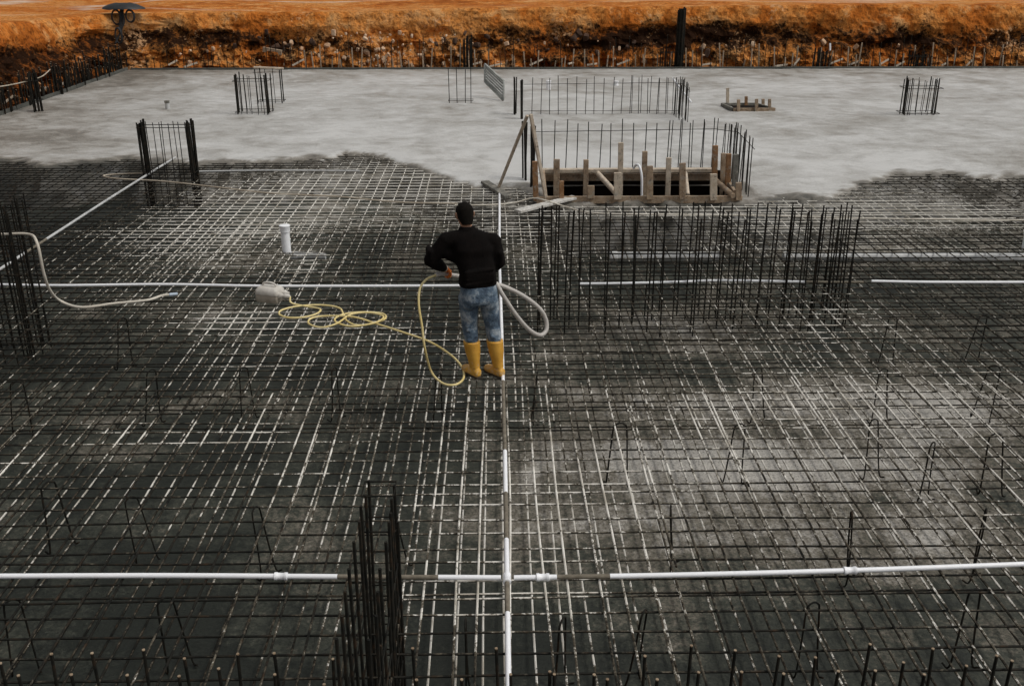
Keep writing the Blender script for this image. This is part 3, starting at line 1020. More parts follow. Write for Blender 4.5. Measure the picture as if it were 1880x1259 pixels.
# ------------------------------------------------------------------ timber pit formwork
def make_pit():
    root = empty("formwork_box", ((PIT_X0 + PIT_X1) / 2, PIT_Y0, 0), "brown timber formwork box round the dark open pit", "formwork")
    def bm(name, p, q, wd, hg, mat='wood', side=None, label=None):
        mb = MB(); mb.beam(p, q, wd, hg, side=side)
        o = mb.build(name, M[mat], root, smooth=False)
        if label: o["label"] = label
    yF, yB = PIT_Y0 - .02, PIT_Y1
    X = lambda px, y, py=330: UY(px, py, y).x
    Z = lambda py, y, px=1150: UY(px, py, y).z
    xl, xr = PIT_X0, PIT_X1
    Sx = Vector((1, 0, 0))
    # front rail
    bm("rail", (X(985, yF, 368), yF, .06), (X(1362, yF, 368), yF, .06), .05, .12, side=Vector((0, 1, 0)))
    # back rails, upper and lower
    zt = Z(309, yB)
    bm("rail", (X(990, yB), yB - .03, zt - .03), (X(1308, yB), yB - .03, zt - .03), .14, .06, 'wood_pale', side=Vector((0, 1, 0)))
    bm("rail", (X(1000, yB), yB + .05, zt - .17), (X(1308, yB), yB + .05, zt - .17), .05, .12, 'wood', side=Vector((0, 1, 0)))
    # side rails
    bm("rail", (xl - .03, yF + .03, .10), (xl - .03, yB - .12, zt - .05), .05, .10, side=Sx)
    bm("rail", (xr - .02, yF + .03, .16), (xr - .02, yB - .12, zt - .08), .05, .10, side=Sx)
    # panels
    zb = FLOOR_Z + .02
    for (nm, p, q, wd, hg, sd) in (("panel", (xl, yB + .09, (zb + zt - .06) / 2), (xr + .0, yB + .09, (zb + zt - .06) / 2), .02, zt - .06 - zb, Vector((0, 1, 0))),
                                   ("panel", (xl, yF + .05, (zb + 0) / 2), (xr, yF + .05, (zb + 0) / 2), .02, 0 - zb, Vector((0, 1, 0))),
                                   ("panel", (xl + .02, yF + .07, (zb + .05) / 2), (xl + .02, yB + .07, (zb + .05) / 2), .02, .05 - zb, Sx),
                                   ("panel", (xr - .06, yF + .07, (zb + .05) / 2), (xr - .06, yB + .07, (zb + .05) / 2), .02, .05 - zb, Sx),
                                   ("floor_panel", (xl + .04, (yF + yB) / 2 + .05, zb), (xr - .08, (yF + yB) / 2 + .05, zb), yB - yF - .05, .02, Vector((0, 1, 0)))):
        bm(nm, p, q, wd, hg, 'wood_grey' if (p[1] < yF + .06 and q[1] < yF + .06) else 'formply_shade', sd)
    # front studs
    for (px, ptop, pbot, wpx, mt) in ((1031, 332, 362, 8, 'wood_rust'), (1085, 341, 362, 12, 'wood'), (1134, 317, 364, 13, 'wood_pale'), (1193, 305, 364, 11, 'wood'), (1253, 300, 364, 11, 'wood'), (1310, 320, 366, 12, 'wood_pale'), (1356, 336, 366, 10, 'wood')):
        y = yF - .052
        bm("stud", (X(px, y, pbot), y, Z(pbot + 2, y)), (X(px, y, ptop), y, Z(ptop, y)), wpx / 108, .05, mt, side=Sx)
    # back studs
    for (px, ptop, wpx, mt) in ((1022, 292, 11, 'wood'), (1076, 293, 9, 'wood'), (1140, 262, 9, 'wood_pale'), (1184, 278, 9, 'wood'), (1228, 290, 9, 'wood_pale')):
        y = yB - .14
        bm("stud", (X(px, y), y, -.35), (X(px, y, ptop), y, Z(ptop, y)), wpx / 102, .05, mt, side=Sx)
    # right posts
    for (px, ptop, y, wpx, mt) in ((1313, 268, yB - .18, 10, 'wood_rust'), (1328, 282, yB - .42, 8, 'wood'), (1338, 283, yB - .66, 9, 'wood_rust'), (1351, 284, yB - .86, 9, 'wood_grey')):
        bm("post", (X(px, y), y, -.1), (X(px, y, ptop), y, Z(ptop, y)), wpx / 106, .06, mt, side=Sx)
    # left post behind the leaning timber
    bm("post", (X(984, yF + .2, 362), yF + .2, .0), (X(982, yF + .2, 296), yF + .2, Z(296, yF + .2)), .09, .07, 'wood_rust', side=Sx)
    # round struts
    def strut(a, b, r, mt):
        mb = MB(); mb.tube([a, b], r, 10); mb.build("strut", M[mt], root)
    strut(UY(1097, 318, yB - .24), UY(1130, 354, yF + .12), .045, 'wood_pale')
    strut(UY(1307, 325, yB - .35), UY(1346, 360, yF - .08), .045, 'wood')
    strut(UY(1259, 318, yB - .3), UY(1263, 358, yF + .1), .03, 'wood_pale')
make_pit()

# white bent conduit rising out of the pit
mb = MB()
yy = PIT_Y0 + .35
mb.tube(smooth_path([UY(1163, 309, yy + .2), UY(1168, 303, yy + .15), UY(1174, 306, yy + .05), UY(1178, 325, yy), UY(1178, 360, yy)], 6), .022, 8)
tag(mb.build("conduit", M['pvc'], origin=UY(1178, 360, yy)), "white bent conduit curving up out of the timber pit", "conduit")

# leaning timbers beside the pit
def lone_beam(name, label, cat, p, q, wd, hg, mat, group=None):
    mb = MB(); mb.beam(p, q, wd, hg)
    return tag(mb.build(name, M[mat], origin=(Vector(p) + Vector(q)) / 2, smooth=False), label, cat, group)
apex = UY(972, 210, PIT_Y0 - .1)
lone_beam("timber_prop", "tall pale timber prop leaning up at the left front corner of the pit", "timber", U(1003, 368, .05), apex + Vector((.02, 0, 0)), .06, .05, 'wood_pale', "crossed timber props")
lone_beam("timber_prop", "thin tan timber prop slanting down left from the crossed tops beside the pit", "timber", U(914, 348, .03), apex + Vector((-.03, .06, -.03)), .045, .04, 'wood_pale', "crossed timber props")
lone_beam("plank", "pale cement-coated plank lying askew in front of the pit's left corner", "plank", U(950, 388, .06), U(1056, 362, .09), .16, .04, 'wood_white', "loose planks")
lone_beam("plank", "dark grey plank lying on the mat left of the crossed props", "plank", U(890, 334, .05), U(934, 362, .05), .15, .045, 'wood_grey', "loose planks")

# ------------------------------------------------------------------ small timber frame on the slab
def make_frame():
    yy = U(1380, 203, .06).y
    root = empty("peg_formwork", (U(1380, 203, .06).x, yy, .05), "small low timber frame with six pegs on the slab at right", "formwork")
    def bm(name, p, q, wd, hg, mat, side=None):
        mb = MB(); mb.beam(p, q, wd, hg, side=side); mb.build(name, M[mat], root, smooth=False)
    S = Vector((0, 1, 0))
    a0, a1 = U(1345, 203, .05), U(1422, 203, .05)
    a0.y = a1.y = yy
    dy = .85
    c0, c1 = Vector((a0.x - .12, yy + dy, .05)), Vector((a1.x - .22, yy + dy, .05))
    up = Vector((0, 0, .06))
    bm("rail", a0 + up * .5, a1 + up * .5, .05, .08, 'wood', S)
    bm("rail", c0 + up * .5, c1 + up * .5, .05, .08, 'wood_grey', S)
    bm("rail", a0 + up * .5 + Vector((.0, .03, 0)), c0 + up * .5 - Vector((0, .03, 0)), .05, .08, 'wood_grey')
    bm("rail", a1 + up * .5 + Vector((-.03, .03, 0)), c1 + up * .5 - Vector((.03, .03, 0)), .05, .08, 'wood_grey')
    mb = MB(); mb.beam(a0 + Vector((.1, .42, .02)), a1 + Vector((-.15, .42, .02)), .55, .02, side=S); mb.build("panel", M['formply_shade'], root)
    for (px, pt, pb, y, mt) in ((1336, 165, 193, yy + dy + .06, 'wood_pale'), (1356, 186, 203, yy - .05, 'wood'), (1370, 180, 194, yy + dy - .05, 'wood_rust'), (1389, 185, 203, yy - .05, 'wood'), (1401, 185, 196, yy + dy - .05, 'wood'), (1413, 185, 200, yy + .2, 'wood')):
        q = UY(px, pb, y); t = UY(px, pt - 3, y)
        bm("peg", Vector((q.x, y, .02)), t, .075, .05, mt, Vector((1, 0, 0)))
make_frame()

# ------------------------------------------------------------------ pipes
def pipe_line(name, label, pts, r, pieces, group, fittings=(), n=12, mat='pvc'):
    """pieces: list of (t0, t1, material index) along the polyline"""
    path = smooth_path(pts, 10)
    acc = [0.0]
    for a, b in zip(path, path[1:]): acc.append(acc[-1] + (b - a).length)
    L = acc[-1]
    def at(t):
        s = t * L
        for i in range(len(path) - 1):
            if s <= acc[i + 1]:
                return path[i].lerp(path[i + 1], (s - acc[i]) / max(1e-9, acc[i + 1] - acc[i]))
        return path[-1]
    root = empty(name, at(0.5), label, "pipe", group)
    for (t0, t1, k) in pieces:
        m = max(3, int((t1 - t0) * L / .12))
        mb = MB()
        mb.tube([at(t0 + (t1 - t0) * i / m) for i in range(m + 1)], r * (1 if k == 0 else .93), n)
        o = mb.build("pipe_length", M[mat] if k == 0 else M['pvc_dirty'], root)
        if k: o["label"] = "brown cement-coated length of pipe"
    for t in fittings:
        a, b = at(max(0, t - .03 / L)), at(min(1, t + .03 / L))
        d = (b - a).normalized(); c = at(t)
        mb = MB()
        mb.lathe(c - d * .045, [(r * 1.02, 0), (r * 1.55, .002), (r * 1.55, .02), (r * 1.35, .024), (r * 1.35, .066), (r * 1.55, .07), (r * 1.55, .088), (r * 1.02, .09)], 12, axis=d)
        mb.build("coupling", M['pvc'], root)
    return root
PR_ = 0.0180
PZ = 0.052
def frac(px, a, b): return (px - a) / (b - a)
near_pts = [U(-120, 1057, PZ), U(0, 1057, PZ), U(300, 1056, PZ), U(620, 1058, PZ), U(925, 1060, PZ)]
pipe_line("conduit_pipe", "white pipe across the near mat, left of the foreground cage", near_pts, PR_, [(0, frac(620, -120, 925), 0), (frac(620, -120, 925), frac(805, -120, 925), 1), (frac(805, -120, 925), .995, 0)],
          "white pipes laid on the mats", (frac(516, -120, 925),))
near_r = [U(938, 1060, PZ), U(1240, 1055, PZ), U(1550, 1047, PZ), U(1880, 1035, PZ), U(2010, 1028, PZ)]
pipe_line("conduit_pipe", "white pipe across the near mat, running to the right edge", near_r, PR_, [(0.005, frac(1020, 938, 2010), 0), (frac(1020, 938, 2010), frac(1115, 938, 2010), 1), (frac(1115, 938, 2010), 1, 0)],
          "white pipes laid on the mats", (frac(995, 938, 2010), frac(1550, 938, 2010)))
# long pipe up the middle
lx = lambda py: interp(py, [(350, 917), (470, 917), (640, 922), (830, 927), (1060, 931), (1300, 934)])
ypts = [1300, 1125, 1062, 990, 905, 828, 760, 700, 640, 560, 470, 400, 352]
cum = [U(lx(py), py, PZ) for py in ypts]
seg = []
kinds = [0, 1, 0, 1, 0, 1, 1, 0, 0, 0, 0, 0]
tot = (cum[-1] - cum[0]).length
ts = [(c - cum[0]).length / tot for c in cum]
pipe_line("conduit_pipe", "long white pipe running up the middle of the mat past the man's legs", cum, PR_, [(ts[i], ts[i + 1], kinds[i]) for i in range(12)], "white pipes laid on the mats", (ts[2],))
pipe_line("conduit_pipe", "white pipe across the mat behind the man, left half", [U(-60, 521, PZ), U(100, 524, PZ), U(300, 522, PZ), U(480, 525, PZ), U(700, 525, PZ), U(905, 524, PZ)], .017, [(0, 1, 0)], "white pipes laid on the mats")
pipe_line("conduit_pipe", "wavy white pipe across the mat behind the tall wall cage", [U(1062, 521, PZ), U(1150, 520, PZ), U(1260, 517, PZ), U(1330, 515, PZ), U(1520, 518, PZ), U(1585, 518, PZ)], .017, [(0, .80, 0), (.80, 1, 1)], "white pipes laid on the mats")
pipe_line("conduit_pipe", "white pipe running off the right edge beyond the wall cage", [U(1600, 516, PZ), U(1720, 518, PZ), U(1960, 518, PZ)], .017, [(0, 1, 0)], "white pipes laid on the mats")
pipe_line("conduit_pipe", "white pipe slanting back along the left of the mat to the column cage", [U(-80, 545, PZ), U(0, 494, PZ), U(90, 436, PZ), U(200, 365, PZ), U(262, 326, PZ), U(322, 289, PZ)], .019, [(0, .22, 0), (.22, .30, 1), (.30, 1, 0)], "white pipes laid on the mats", mat='pvc_grey')
pipe_line("conduit_pipe", "thin pale pipe across the mat right of the left column cage", [U(360, 315, PZ), U(500, 313, PZ), U(660, 314, PZ)], .016, [(0, 1, 0)], "white pipes laid on the mats", mat='pvc_grey')
# drain pipes below the upper mat
def drain(label, pts, r):
    root = empty("drain_pipe", pts[0], label, "pipe", "grey drain pipes")
    mb = MB(); mb.tube(pts, r, 18); mb.build("pipe_length", M['pvc_grey'], root)
    d = (pts[1] - pts[0]).normalized()
    mb = MB(); mb.lathe(pts[0] - d * .02, [(r * .9, 0), (r * 1.16, .003), (r * 1.16, .10), (r * 1.02, .11)], 18, axis=d); mb.build("socket", M['pvc_grey'], root)
dz = -.10
drain("short grey drain pipe under the mat inside the wall cage", [U(1122, 471, dz), U(1322, 471, dz)], .065)
drain("long grey drain pipe under the mat running to the right edge", [U(1440, 471, dz), U(1980, 474, dz)], .065)
drain("short grey drain pipe lying at the foot of the white standpipe", [U(536, 469, -.12), U(598, 470, -.12)], .05)

# white standpipe
def standpipe(label, px, ybase, ytop, r, mat, cap=None, z0=0.0):
    b = U(px, ybase, z0)
    zt = UY(px, ytop, b.y).z
    root = empty("standpipe", b, label, "pipe")
    mb = MB(); h = zt - b.z
    mb.lathe(b - Vector((0, 0, .06)), [(r, 0), (r, .06 + h * .72), (r * 1.02, .06 + h * .72)], 20); mb.build("pipe_length", M[mat], root)
    mb = MB(); mb.lathe(b + Vector((0, 0, h * .72)), [(r * 1.0, 0), (r * 1.16, .004), (r * 1.16, h * .2), (r * 1.22, h * .22), (r * 1.22, h * .27), (r * 1.1, h * .28)], 20)
    mb.build("socket", M[cap or mat], root)
standpipe("white standpipe with a socket rising from the mat left of the man", 526, 457, 413, .062, 'pvc')
standpipe("stubby pipe with a dark cap alone on the left of the slab", 308, 200, 185, .055, 'pvc_grey', 'wood_grey', .05)
standpipe("short white standpipe on the slab between the thin bars of the rear cage", 1007, 164, 148, .065, 'pvc', None, .05)
standpipe("tiny white pipe stub on the slab right of the rear standpipe", 1131, 156, 149, .07, 'pvc', None, .05)
standpipe("white standpipe cut by the right edge of the picture", 1886, 452, 424, .07, 'pvc')
mb = MB(); yy = U(1250, 205, .05).y
mb.tube([UY(1235, 144, yy), UY(1269, 188, yy - .5)], .022, 8)
tag(mb.build("conduit", M['pvc'], origin=UY(1250, 165, yy)), "white conduit leaning on the right corner of the rear cage", "conduit")
mb = MB(); mb.tube([UY(1524, 80, 34.2), UY(1524, 93, 34.2)], .03, 8)
tag(mb.build("rod", M['pvc'], origin=UY(1524, 88, 34.2)), "short white rod sticking up at the far edge above a dark cage", "rod")

# ------------------------------------------------------------------ hoses and cables
def hose(name, label, cat, pts, r, mat, n=8, k=10, tip=None, extra=None):
    path = smooth_path(pts, k)
    root = empty(name, path[0], label, cat)
    mb = MB(); mb.tube(path, r, n); mb.build("hose_length" if "hose" in name else "strand", M[mat], root)
    if tip:
        mb = MB(); d = (path[-1] - path[-2]).normalized()
        mb.lathe(path[-1] - d * .01, [(r * .9, 0), (r * 1.25, .004), (r * 1.25, .09), (r * .8, .10)], 10, axis=d); mb.build("fitting", M[tip], root)
    return root
HZ = 0.05
pc = U(86, 655, FLOOR_Z)
hose("cream_hose", "cream hose draped from the left wall cage down onto the mat", "hose",
     [UY(-40, 428, pc.y), UY(0, 430, pc.y), UY(52, 430, pc.y - .02), UY(68, 446, pc.y - .30), UY(80, 500, pc.y - .30) , UY(92, 535, pc.y - .1) if False else U(92, 533, .30), U(112, 553, .10), U(150, 564, HZ), U(210, 557, HZ), U(270, 551, HZ), U(296, 543, HZ), U(312, 541, HZ)],
     .016, 'hose_cream', tip='blue_tip')
hose("tan_rope", "thin tan line snaking across the mat in front of the left column cage", "rope",
     [U(262, 318, HZ), U(215, 320, HZ), U(190, 323, HZ), U(215, 328, HZ), U(300, 333, HZ), U(400, 344, HZ), U(500, 355, HZ), U(620, 361, HZ), U(730, 371, HZ), U(840, 374, HZ)], .013, 'hose_tan')
hose("pale_cable", "pale cable lying across the mat under the tilted pale plank to the right edge", "cable",
     [U(835, 377, HZ), U(900, 376, HZ), U(945, 372, HZ), U(978, 364, .12), U(1005, 369, .12), U(1040, 380, HZ), U(1090, 391, HZ), U(1200, 394, HZ), U(1400, 396, HZ), U(1600, 401, HZ), U(1760, 403, HZ), U(1960, 405, HZ)], .013, 'hose_cream')

# ------------------------------------------------------------------ vibrator converter with its yellow cable
def make_converter():
    b = U(497, 552, .035)
    root = empty("power_box", b, "dirty white vibrator power box with a carry handle on the mat left of the man", "power box")
    ang = -0.32
    ux, uy = Vector((math.cos(ang), math.sin(ang), 0)), Vector((-math.sin(ang), math.cos(ang), 0))
    def loft(secs, name, mat):
        mb = MB(); vs = []
        n = 20
        for (z, hx, hy, rr) in secs:
            for j in range(n):
                a = 2 * math.pi * j / n
                c, s = math.cos(a), math.sin(a)
                x = math.copysign(abs(c) ** rr, c) * hx; y = math.copysign(abs(s) ** rr, s) * hy
                vs.append(b + ux * x + uy * y + Vector((0, 0, z)))
        fs = []
        for i in range(len(secs) - 1):
            for j in range(n):
                j2 = (j + 1) % n
                fs.append((i * n + j, i * n + j2, (i + 1) * n + j2, (i + 1) * n + j))
        fs.append(tuple(range(n - 1, -1, -1))); fs.append(tuple((len(secs) - 1) * n + j for j in range(n)))
        mb.add(vs, fs); return mb.build(name, M[mat], root)
    loft([(0, .135, .09, .2), (.008, .145, .098, .2), (.095, .148, .10, .2), (.10, .144, .097, .2)], "base_shell", 'box_low')
    loft([(.10, .152, .104, .22), (.106, .155, .106, .22), (.15, .148, .098, .25), (.178, .125, .078, .3), (.184, .11, .065, .35), (.185, .02, .015, 1)], "lid", 'box')
    mb = MB()
    mb.tube(smooth_path([b + ux * -.09 + Vector((0, 0, .17)), b + ux * -.075 + Vector((0, 0, .215)), b + Vector((0, 0, .232)), b + ux * .075 + Vector((0, 0, .215)), b + ux * .09 + Vector((0, 0, .17))], 6), .012, 8)
    mb.build("handle", M['box'], root)
    for s in (-.05, .05):
        mb = MB(); mb.lathe(b + ux * .14 + uy * s + Vector((0, 0, .10)), [(.034, 0), (.036, .03), (.030, .05), (.024, .06), (.02, .085)], 12, axis=ux)
        mb.build("socket", M['box'], root)
    mb = MB()
    mb.lathe(b + ux * .225 + uy * -.05 + Vector((0, 0, .10)), [(.018, 0), (.028, .004), (.028, .05), (.014, .075)], 12, axis=ux); mb.build("plug", M['box'], root)
    return b + ux * .295 + uy * -.05 + Vector((0, 0, .10))
plug = make_converter()

# ------------------------------------------------------------------ the man
def voxel(parts, voxel_size, smooth=4, factor=0.5):
    """parts: list of MB meshes -> one continuous remeshed surface"""
    me = bpy.data.meshes.new("tmp")
    me.from_pydata(parts.v, [], parts.f)
    me.update()
    o = bpy.data.objects.new("tmp", me)
    col.objects.link(o)
    m = o.modifiers.new("r", 'REMESH'); m.mode = 'VOXEL'; m.voxel_size = voxel_size; m.use_smooth_shade = True
    s = o.modifiers.new("s", 'SMOOTH'); s.iterations = smooth; s.factor = factor
    dg = bpy.context.evaluated_depsgraph_get()
    out = bpy.data.meshes.new_from_object(o.evaluated_get(dg))
    bpy.data.objects.remove(o)
    bpy.data.meshes.remove(me)
    return out

def capsule(mb, p, q, r0, r1, n=14):
    p, q = Vector(p), Vector(q)
    d = (q - p)
    L = d.length
    t = d / L
    pts, rr = [], []
    for a in (80, 60, 35, 12):
        pts.append(p - t * r0 * math.sin(R(a))); rr.append(r0 * math.cos(R(a)))
    for i in range(5):
        pts.append(p.lerp(q, i / 4)); rr.append(r0 + (r1 - r0) * i / 4)
    for a in (12, 35, 60, 80):
        pts.append(q + t * r1 * math.sin(R(a))); rr.append(r1 * math.cos(R(a)))
    mb.tube(pts, rr, n)

def chain(mb, pts, rr, n=14):
    for i in range(len(pts) - 1): capsule(mb, pts[i], pts[i + 1], rr[i], rr[i + 1], n)

def loft(mb, rings, n=24):
    """rings: (centre, right vector, forward vector, half width, half depth, squareness)"""
    vs = []
    for (c, rv, fv, hw, hd, sq) in rings:
        for j in range(n):
            a = 2 * math.pi * j / n
            cs, sn = math.cos(a), math.sin(a)
            vs.append(Vector(c) + rv * (math.copysign(abs(cs) ** sq, cs) * hw) + fv * (math.copysign(abs(sn) ** sq, sn) * hd))
    fs = []
    for i in range(len(rings) - 1):
        for j in range(n):
            j2 = (j + 1) % n
            fs.append((i * n + j, i * n + j2, (i + 1) * n + j2, (i + 1) * n + j))
    fs.append(tuple(range(n - 1, -1, -1)))
    fs.append(tuple((len(rings) - 1) * n + j for j in range(n)))
    mb.add(vs, fs)

def make_person():
    O = U(890, 691, 0.03)                       # ground point between the boots, on the upper mat
    ZB = 0.032                                  # top of the long bars under the soles
    def P(x, y, z): return Vector((O.x + x, O.y + y, ZB + z))
    def PX(px, py, dy): return UY(px, py, O.y + dy)
    yaw = R(16)
    rv = Vector((math.cos(yaw), math.sin(yaw), 0)); fv = Vector((-math.sin(yaw), math.cos(yaw), 0))
    hip = PX(879, 536, .03); waist = PX(877, 512, .05); chest = PX(868, 462, .09); shl = PX(862, 436, .11)
    neck0 = PX(858, 424, .12); neck1 = PX(855, 410, .15); head = PX(853, 394, .17)
    sL = PX(819, 441, .07); sR = PX(906, 443, .16)
    eL = PX(791, 477, .06); wL = PX(816, 493, .28)
    eR = PX(915, 480, .13); wR = PX(893, 500, .42)
    hL = PX(860, 545, .02); hR = PX(896, 545, .05)
    kL = PX(862, 595, .05); kR = PX(904, 595, .07)
    aL = PX(872, 676, .0); aR = PX(915, 671, .0)
    hoseL = wL + Vector((.055, .04, -.035))     # what the left hand grips
    # gripping hand: palm plus five fingers round an axis
    def hand(mb, wr, el, ax, k, side):
        """wr wrist, ax hose axis (unit), closes round a tube; k scales the radii; side +1 for a left hand"""
        d = (wr - el).normalized()
        down = Vector((0, 0, -1)); down = (down - d * down.dot(d)).normalized()
        acr = d.cross(down).normalized() * side
        palm = wr + d * .05
        capsule(mb, wr, wr + d * .03, .026 * k, .030 * k, 12)
        for i in range(4):
            s = (i - 1.5) * .019
            base = wr + d * (.078 - abs(i - 1.2) * .004) + acr * s
            capsule(mb, wr + d * .02 + acr * s * .8, base, .015 * k, .0125 * k, 10)
            L = (.042, .047, .044, .035)[i]
            k1 = base + (d * .75 + down * .66) * L
            k2 = k1 + (down * .95 - d * .3) * L * .68
            k3 = k2 + (-d * .9 + down * .25) * L * .52
            chain(mb, [base, k1, k2, k3], [.0112 * k, .0102 * k, .0094 * k, .0082 * k], 10)
        tb = wr + d * .025 - acr * .026
        t1 = tb + (d * .5 - acr * .55 + down * .5) * .04
        t2 = t1 + (d * .55 + down * .8 + acr * .15) * .034
        t3 = t2 + (d * .2 + down * .5 + acr * .8) * .026
        chain(mb, [tb, t1, t2, t3], [.0155 * k, .0135 * k, .0118 * k, .0098 * k], 10)
    # --- body, one continuous surface
    b = MB()
    up = Vector((0, 0, 1))
    hf = (fv * .95 + Vector((-.06, 0, 0))).normalized(); hf = Vector((hf.x, hf.y, -.28)).normalized()     # head looks down and left
    hr = hf.cross(up).normalized(); hu = hr.cross(hf).normalized()
    # skull, jaw, neck
    loft(b, [(head + hu * z, hr, hf, wv, dv, .95) for (z, wv, dv) in ((-.112, .030, .045), (-.095, .050, .068), (-.06, .062, .082), (-.02, .070, .092), (.02, .074, .098), (.055, .070, .094), (.085, .054, .075), (.104, .028, .040))])
    capsule(b, head + hf * .03 - hu * .075, head + hf * .062 - hu * .100, .045, .030)          # chin
    capsule(b, head + hf * .088 + hu * .005, head + hf * .112 - hu * .030, .010, .016)         # nose
    capsule(b, head + hf * .086 - hu * .056 - hr * .02, head + hf * .086 - hu * .056 + hr * .02, .009, .009, 10)   # lips
    capsule(b, head + hf * .088 + hu * .022 - hr * .04, head + hf * .088 + hu * .022 + hr * .04, .010, .010, 10)   # brow
    for s in (-1, 1):
        capsule(b, head + hr * s * .084 - hf * .012 + hu * .012, head + hr * s * .080 - hf * .004 - hu * .028, .015, .010, 10)   # ears
        capsule(b, head + hf * .082 + hu * .002 + hr * s * .03, head + hf * .083 + hu * .002 + hr * s * .032, .012, .012, 10)   # eyes
    capsule(b, neck0 - Vector((0, 0, .05)), neck1 + Vector((0, .01, .01)), .060, .054)
    loft(b, [(hip - up * .09, rv, fv, .13, .10, .8), (hip, rv, fv, .155, .115, .8), (waist, rv, fv, .145, .10, .8), (chest, rv, fv, .165, .115, .8), (shl, rv, fv, .16, .095, .8), (neck0, rv, fv, .075, .06, .9)])
    for (s, e, wr) in ((sL, eL, wL), (sR, eR, wR)):
        capsule(b, shl, s, .06, .058); chain(b, [s, e, wr], [.050, .040, .026])
    for (h, kk, a) in ((hL, kL, aL), (hR, kR, aR)):
        chain(b, [h, kk, a], [.078, .052, .036])
    hand(b, wL, eL, rv, .86, 1); hand(b, wR, eR, rv, .86, -1)
    toe_dir = {}
    for (a, ang) in ((aL, R(36)), (aR, R(40))):
        td = Vector((-math.sin(ang), math.cos(ang), 0)); toe_dir[id(a)] = td
        g = Vector((a.x, a.y, ZB + .04))
        capsule(b, a, g + td * -.02, .034, .030); capsule(b, g - td * .02, g + td * .13, .030, .024)
    me = voxel(b, .0065, 2)
    me.name = "person"
    for m in (M['skin'],): me.materials.clear(); me.materials.append(m)
    man = bpy.data.objects.new("person", me); col.objects.link(man)
    tag(man, "man in black sweater, jeans and yellow rubber boots seen from behind holding a hose", "person")
    def child(name, mb, vs, mat, sm=3, label=None):
        m2 = voxel(mb, vs, sm); m2.name = name
        m2.materials.clear()
        for q in (mat if isinstance(mat, (list, tuple)) else [mat]): m2.materials.append(M[q])
        o = bpy.data.objects.new(name, m2); col.objects.link(o); o.parent = man
        if label: o["label"] = label
        return o
    # --- hair: cap over skull, low at the nape
    h = MB()
    loft(h, [(head + hu * z - hf * off, hr, hf, wv, dv, .95) for (z, off, wv, dv) in ((-.098, .056, .046, .034), (-.075, .046, .058, .048), (-.05, .036, .069, .064), (-.02, .026, .077, .080), (.015, .016, .083, .094), (.05, .008, .082, .104), (.085, .004, .068, .090), (.112, .004, .040, .055), (.120, .004, .012, .016))])
    child("hair", h, .006, 'hair', 2)
    # --- sweater
    j = MB()
    hem = PX(877, 523, .045)
    loft(j, [(hem, rv, fv, .178, .130, .75), (hem + up * .03, rv, fv, .184, .137, .75), (waist + up * .06, rv, fv, .174, .130, .75), (chest - up * .03, rv, fv, .185, .132, .75),
             (chest + up * .04, rv, fv, .196, .134, .72), (shl, rv, fv, .185, .114, .75), (shl + up * .045, rv, fv, .150, .092, .85), (neck0 + up * .02, rv, fv, .082, .074, 1), (neck0 + up * .045, rv, fv, .070, .068, 1)])
    for (s, e, wr, o1) in ((sL, eL, wL, .5), (sR, eR, wR, .5)):
        capsule(j, shl + up * .0, s, .085, .078)
        mid = s.lerp(e, .5) + Vector((0, 0, -.005))
        chain(j, [s, mid, e, e.lerp(wr, .5), e.lerp(wr, .90)], [.074, .075, .070, .064, .044])
        capsule(j, s.lerp(e, .35) - up * .03, shl.lerp(hip, .45), .06, .09)
    # folds at elbows and waist
    for (e, s) in ((eL, -1), (eR, 1)):
        for q in range(3):
            c = e + Vector((s * .01, 0, .03 + .03 * q))
            capsule(j, c - fv * .05, c + fv * .05 + up * .01, .03, .03, 10)
    for q in range(5):
        c = hem + up * (.05 + .035 * q)
        a = q * 1.1
        capsule(j, c - rv * .14 - fv * .12 + up * .02 * math.sin(a), c + rv * .12 - fv * .125 + up * .02 * math.cos(a), .022, .018, 10)
    ko = child("sweater", j, .011, 'jacket', 4)
    # --- jeans
    t = MB()
    loft(t, [(hem + up * .07, rv, fv, .165, .115, .8), (hip + up * .02, rv, fv, .178, .132, .8), (hip - up * .06, rv, fv, .182, .138, .8), (hip - up * .10, rv, fv, .172, .125, .8)])
    for (hh, kk, a, sg) in ((hL, kL, aL, -1), (hR, kR, aR, 1)):
        low = kk.lerp(a, .47)
        chain(t, [hh + Vector((0, 0, -.01)), hh.lerp(kk, .5), kk, kk.lerp(a, .25), low], [.100, .090, .077, .072, .058], 18)
        capsule(t, hh - fv * .055 + up * -.01, hh - fv * .045 - up * .05, .072, .075)           # seat
        for q in range(7):                                                                  # creases
            f = .15 + q * .20
            c = hh.lerp(kk, f) if f < 1 else kk.lerp(a, (f - 1) * .8)
            rad = .086 - .012 * f
            sl = (.02, -.015, .025, -.02, .01, -.02, .02)[q] * sg
            capsule(t, c - fv * rad * .86 - rv * .04 + up * sl, c - fv * rad * .86 + rv * .04 - up * sl, .016, .012, 8)
    child("jeans", t, .009, 'jeans', 3)
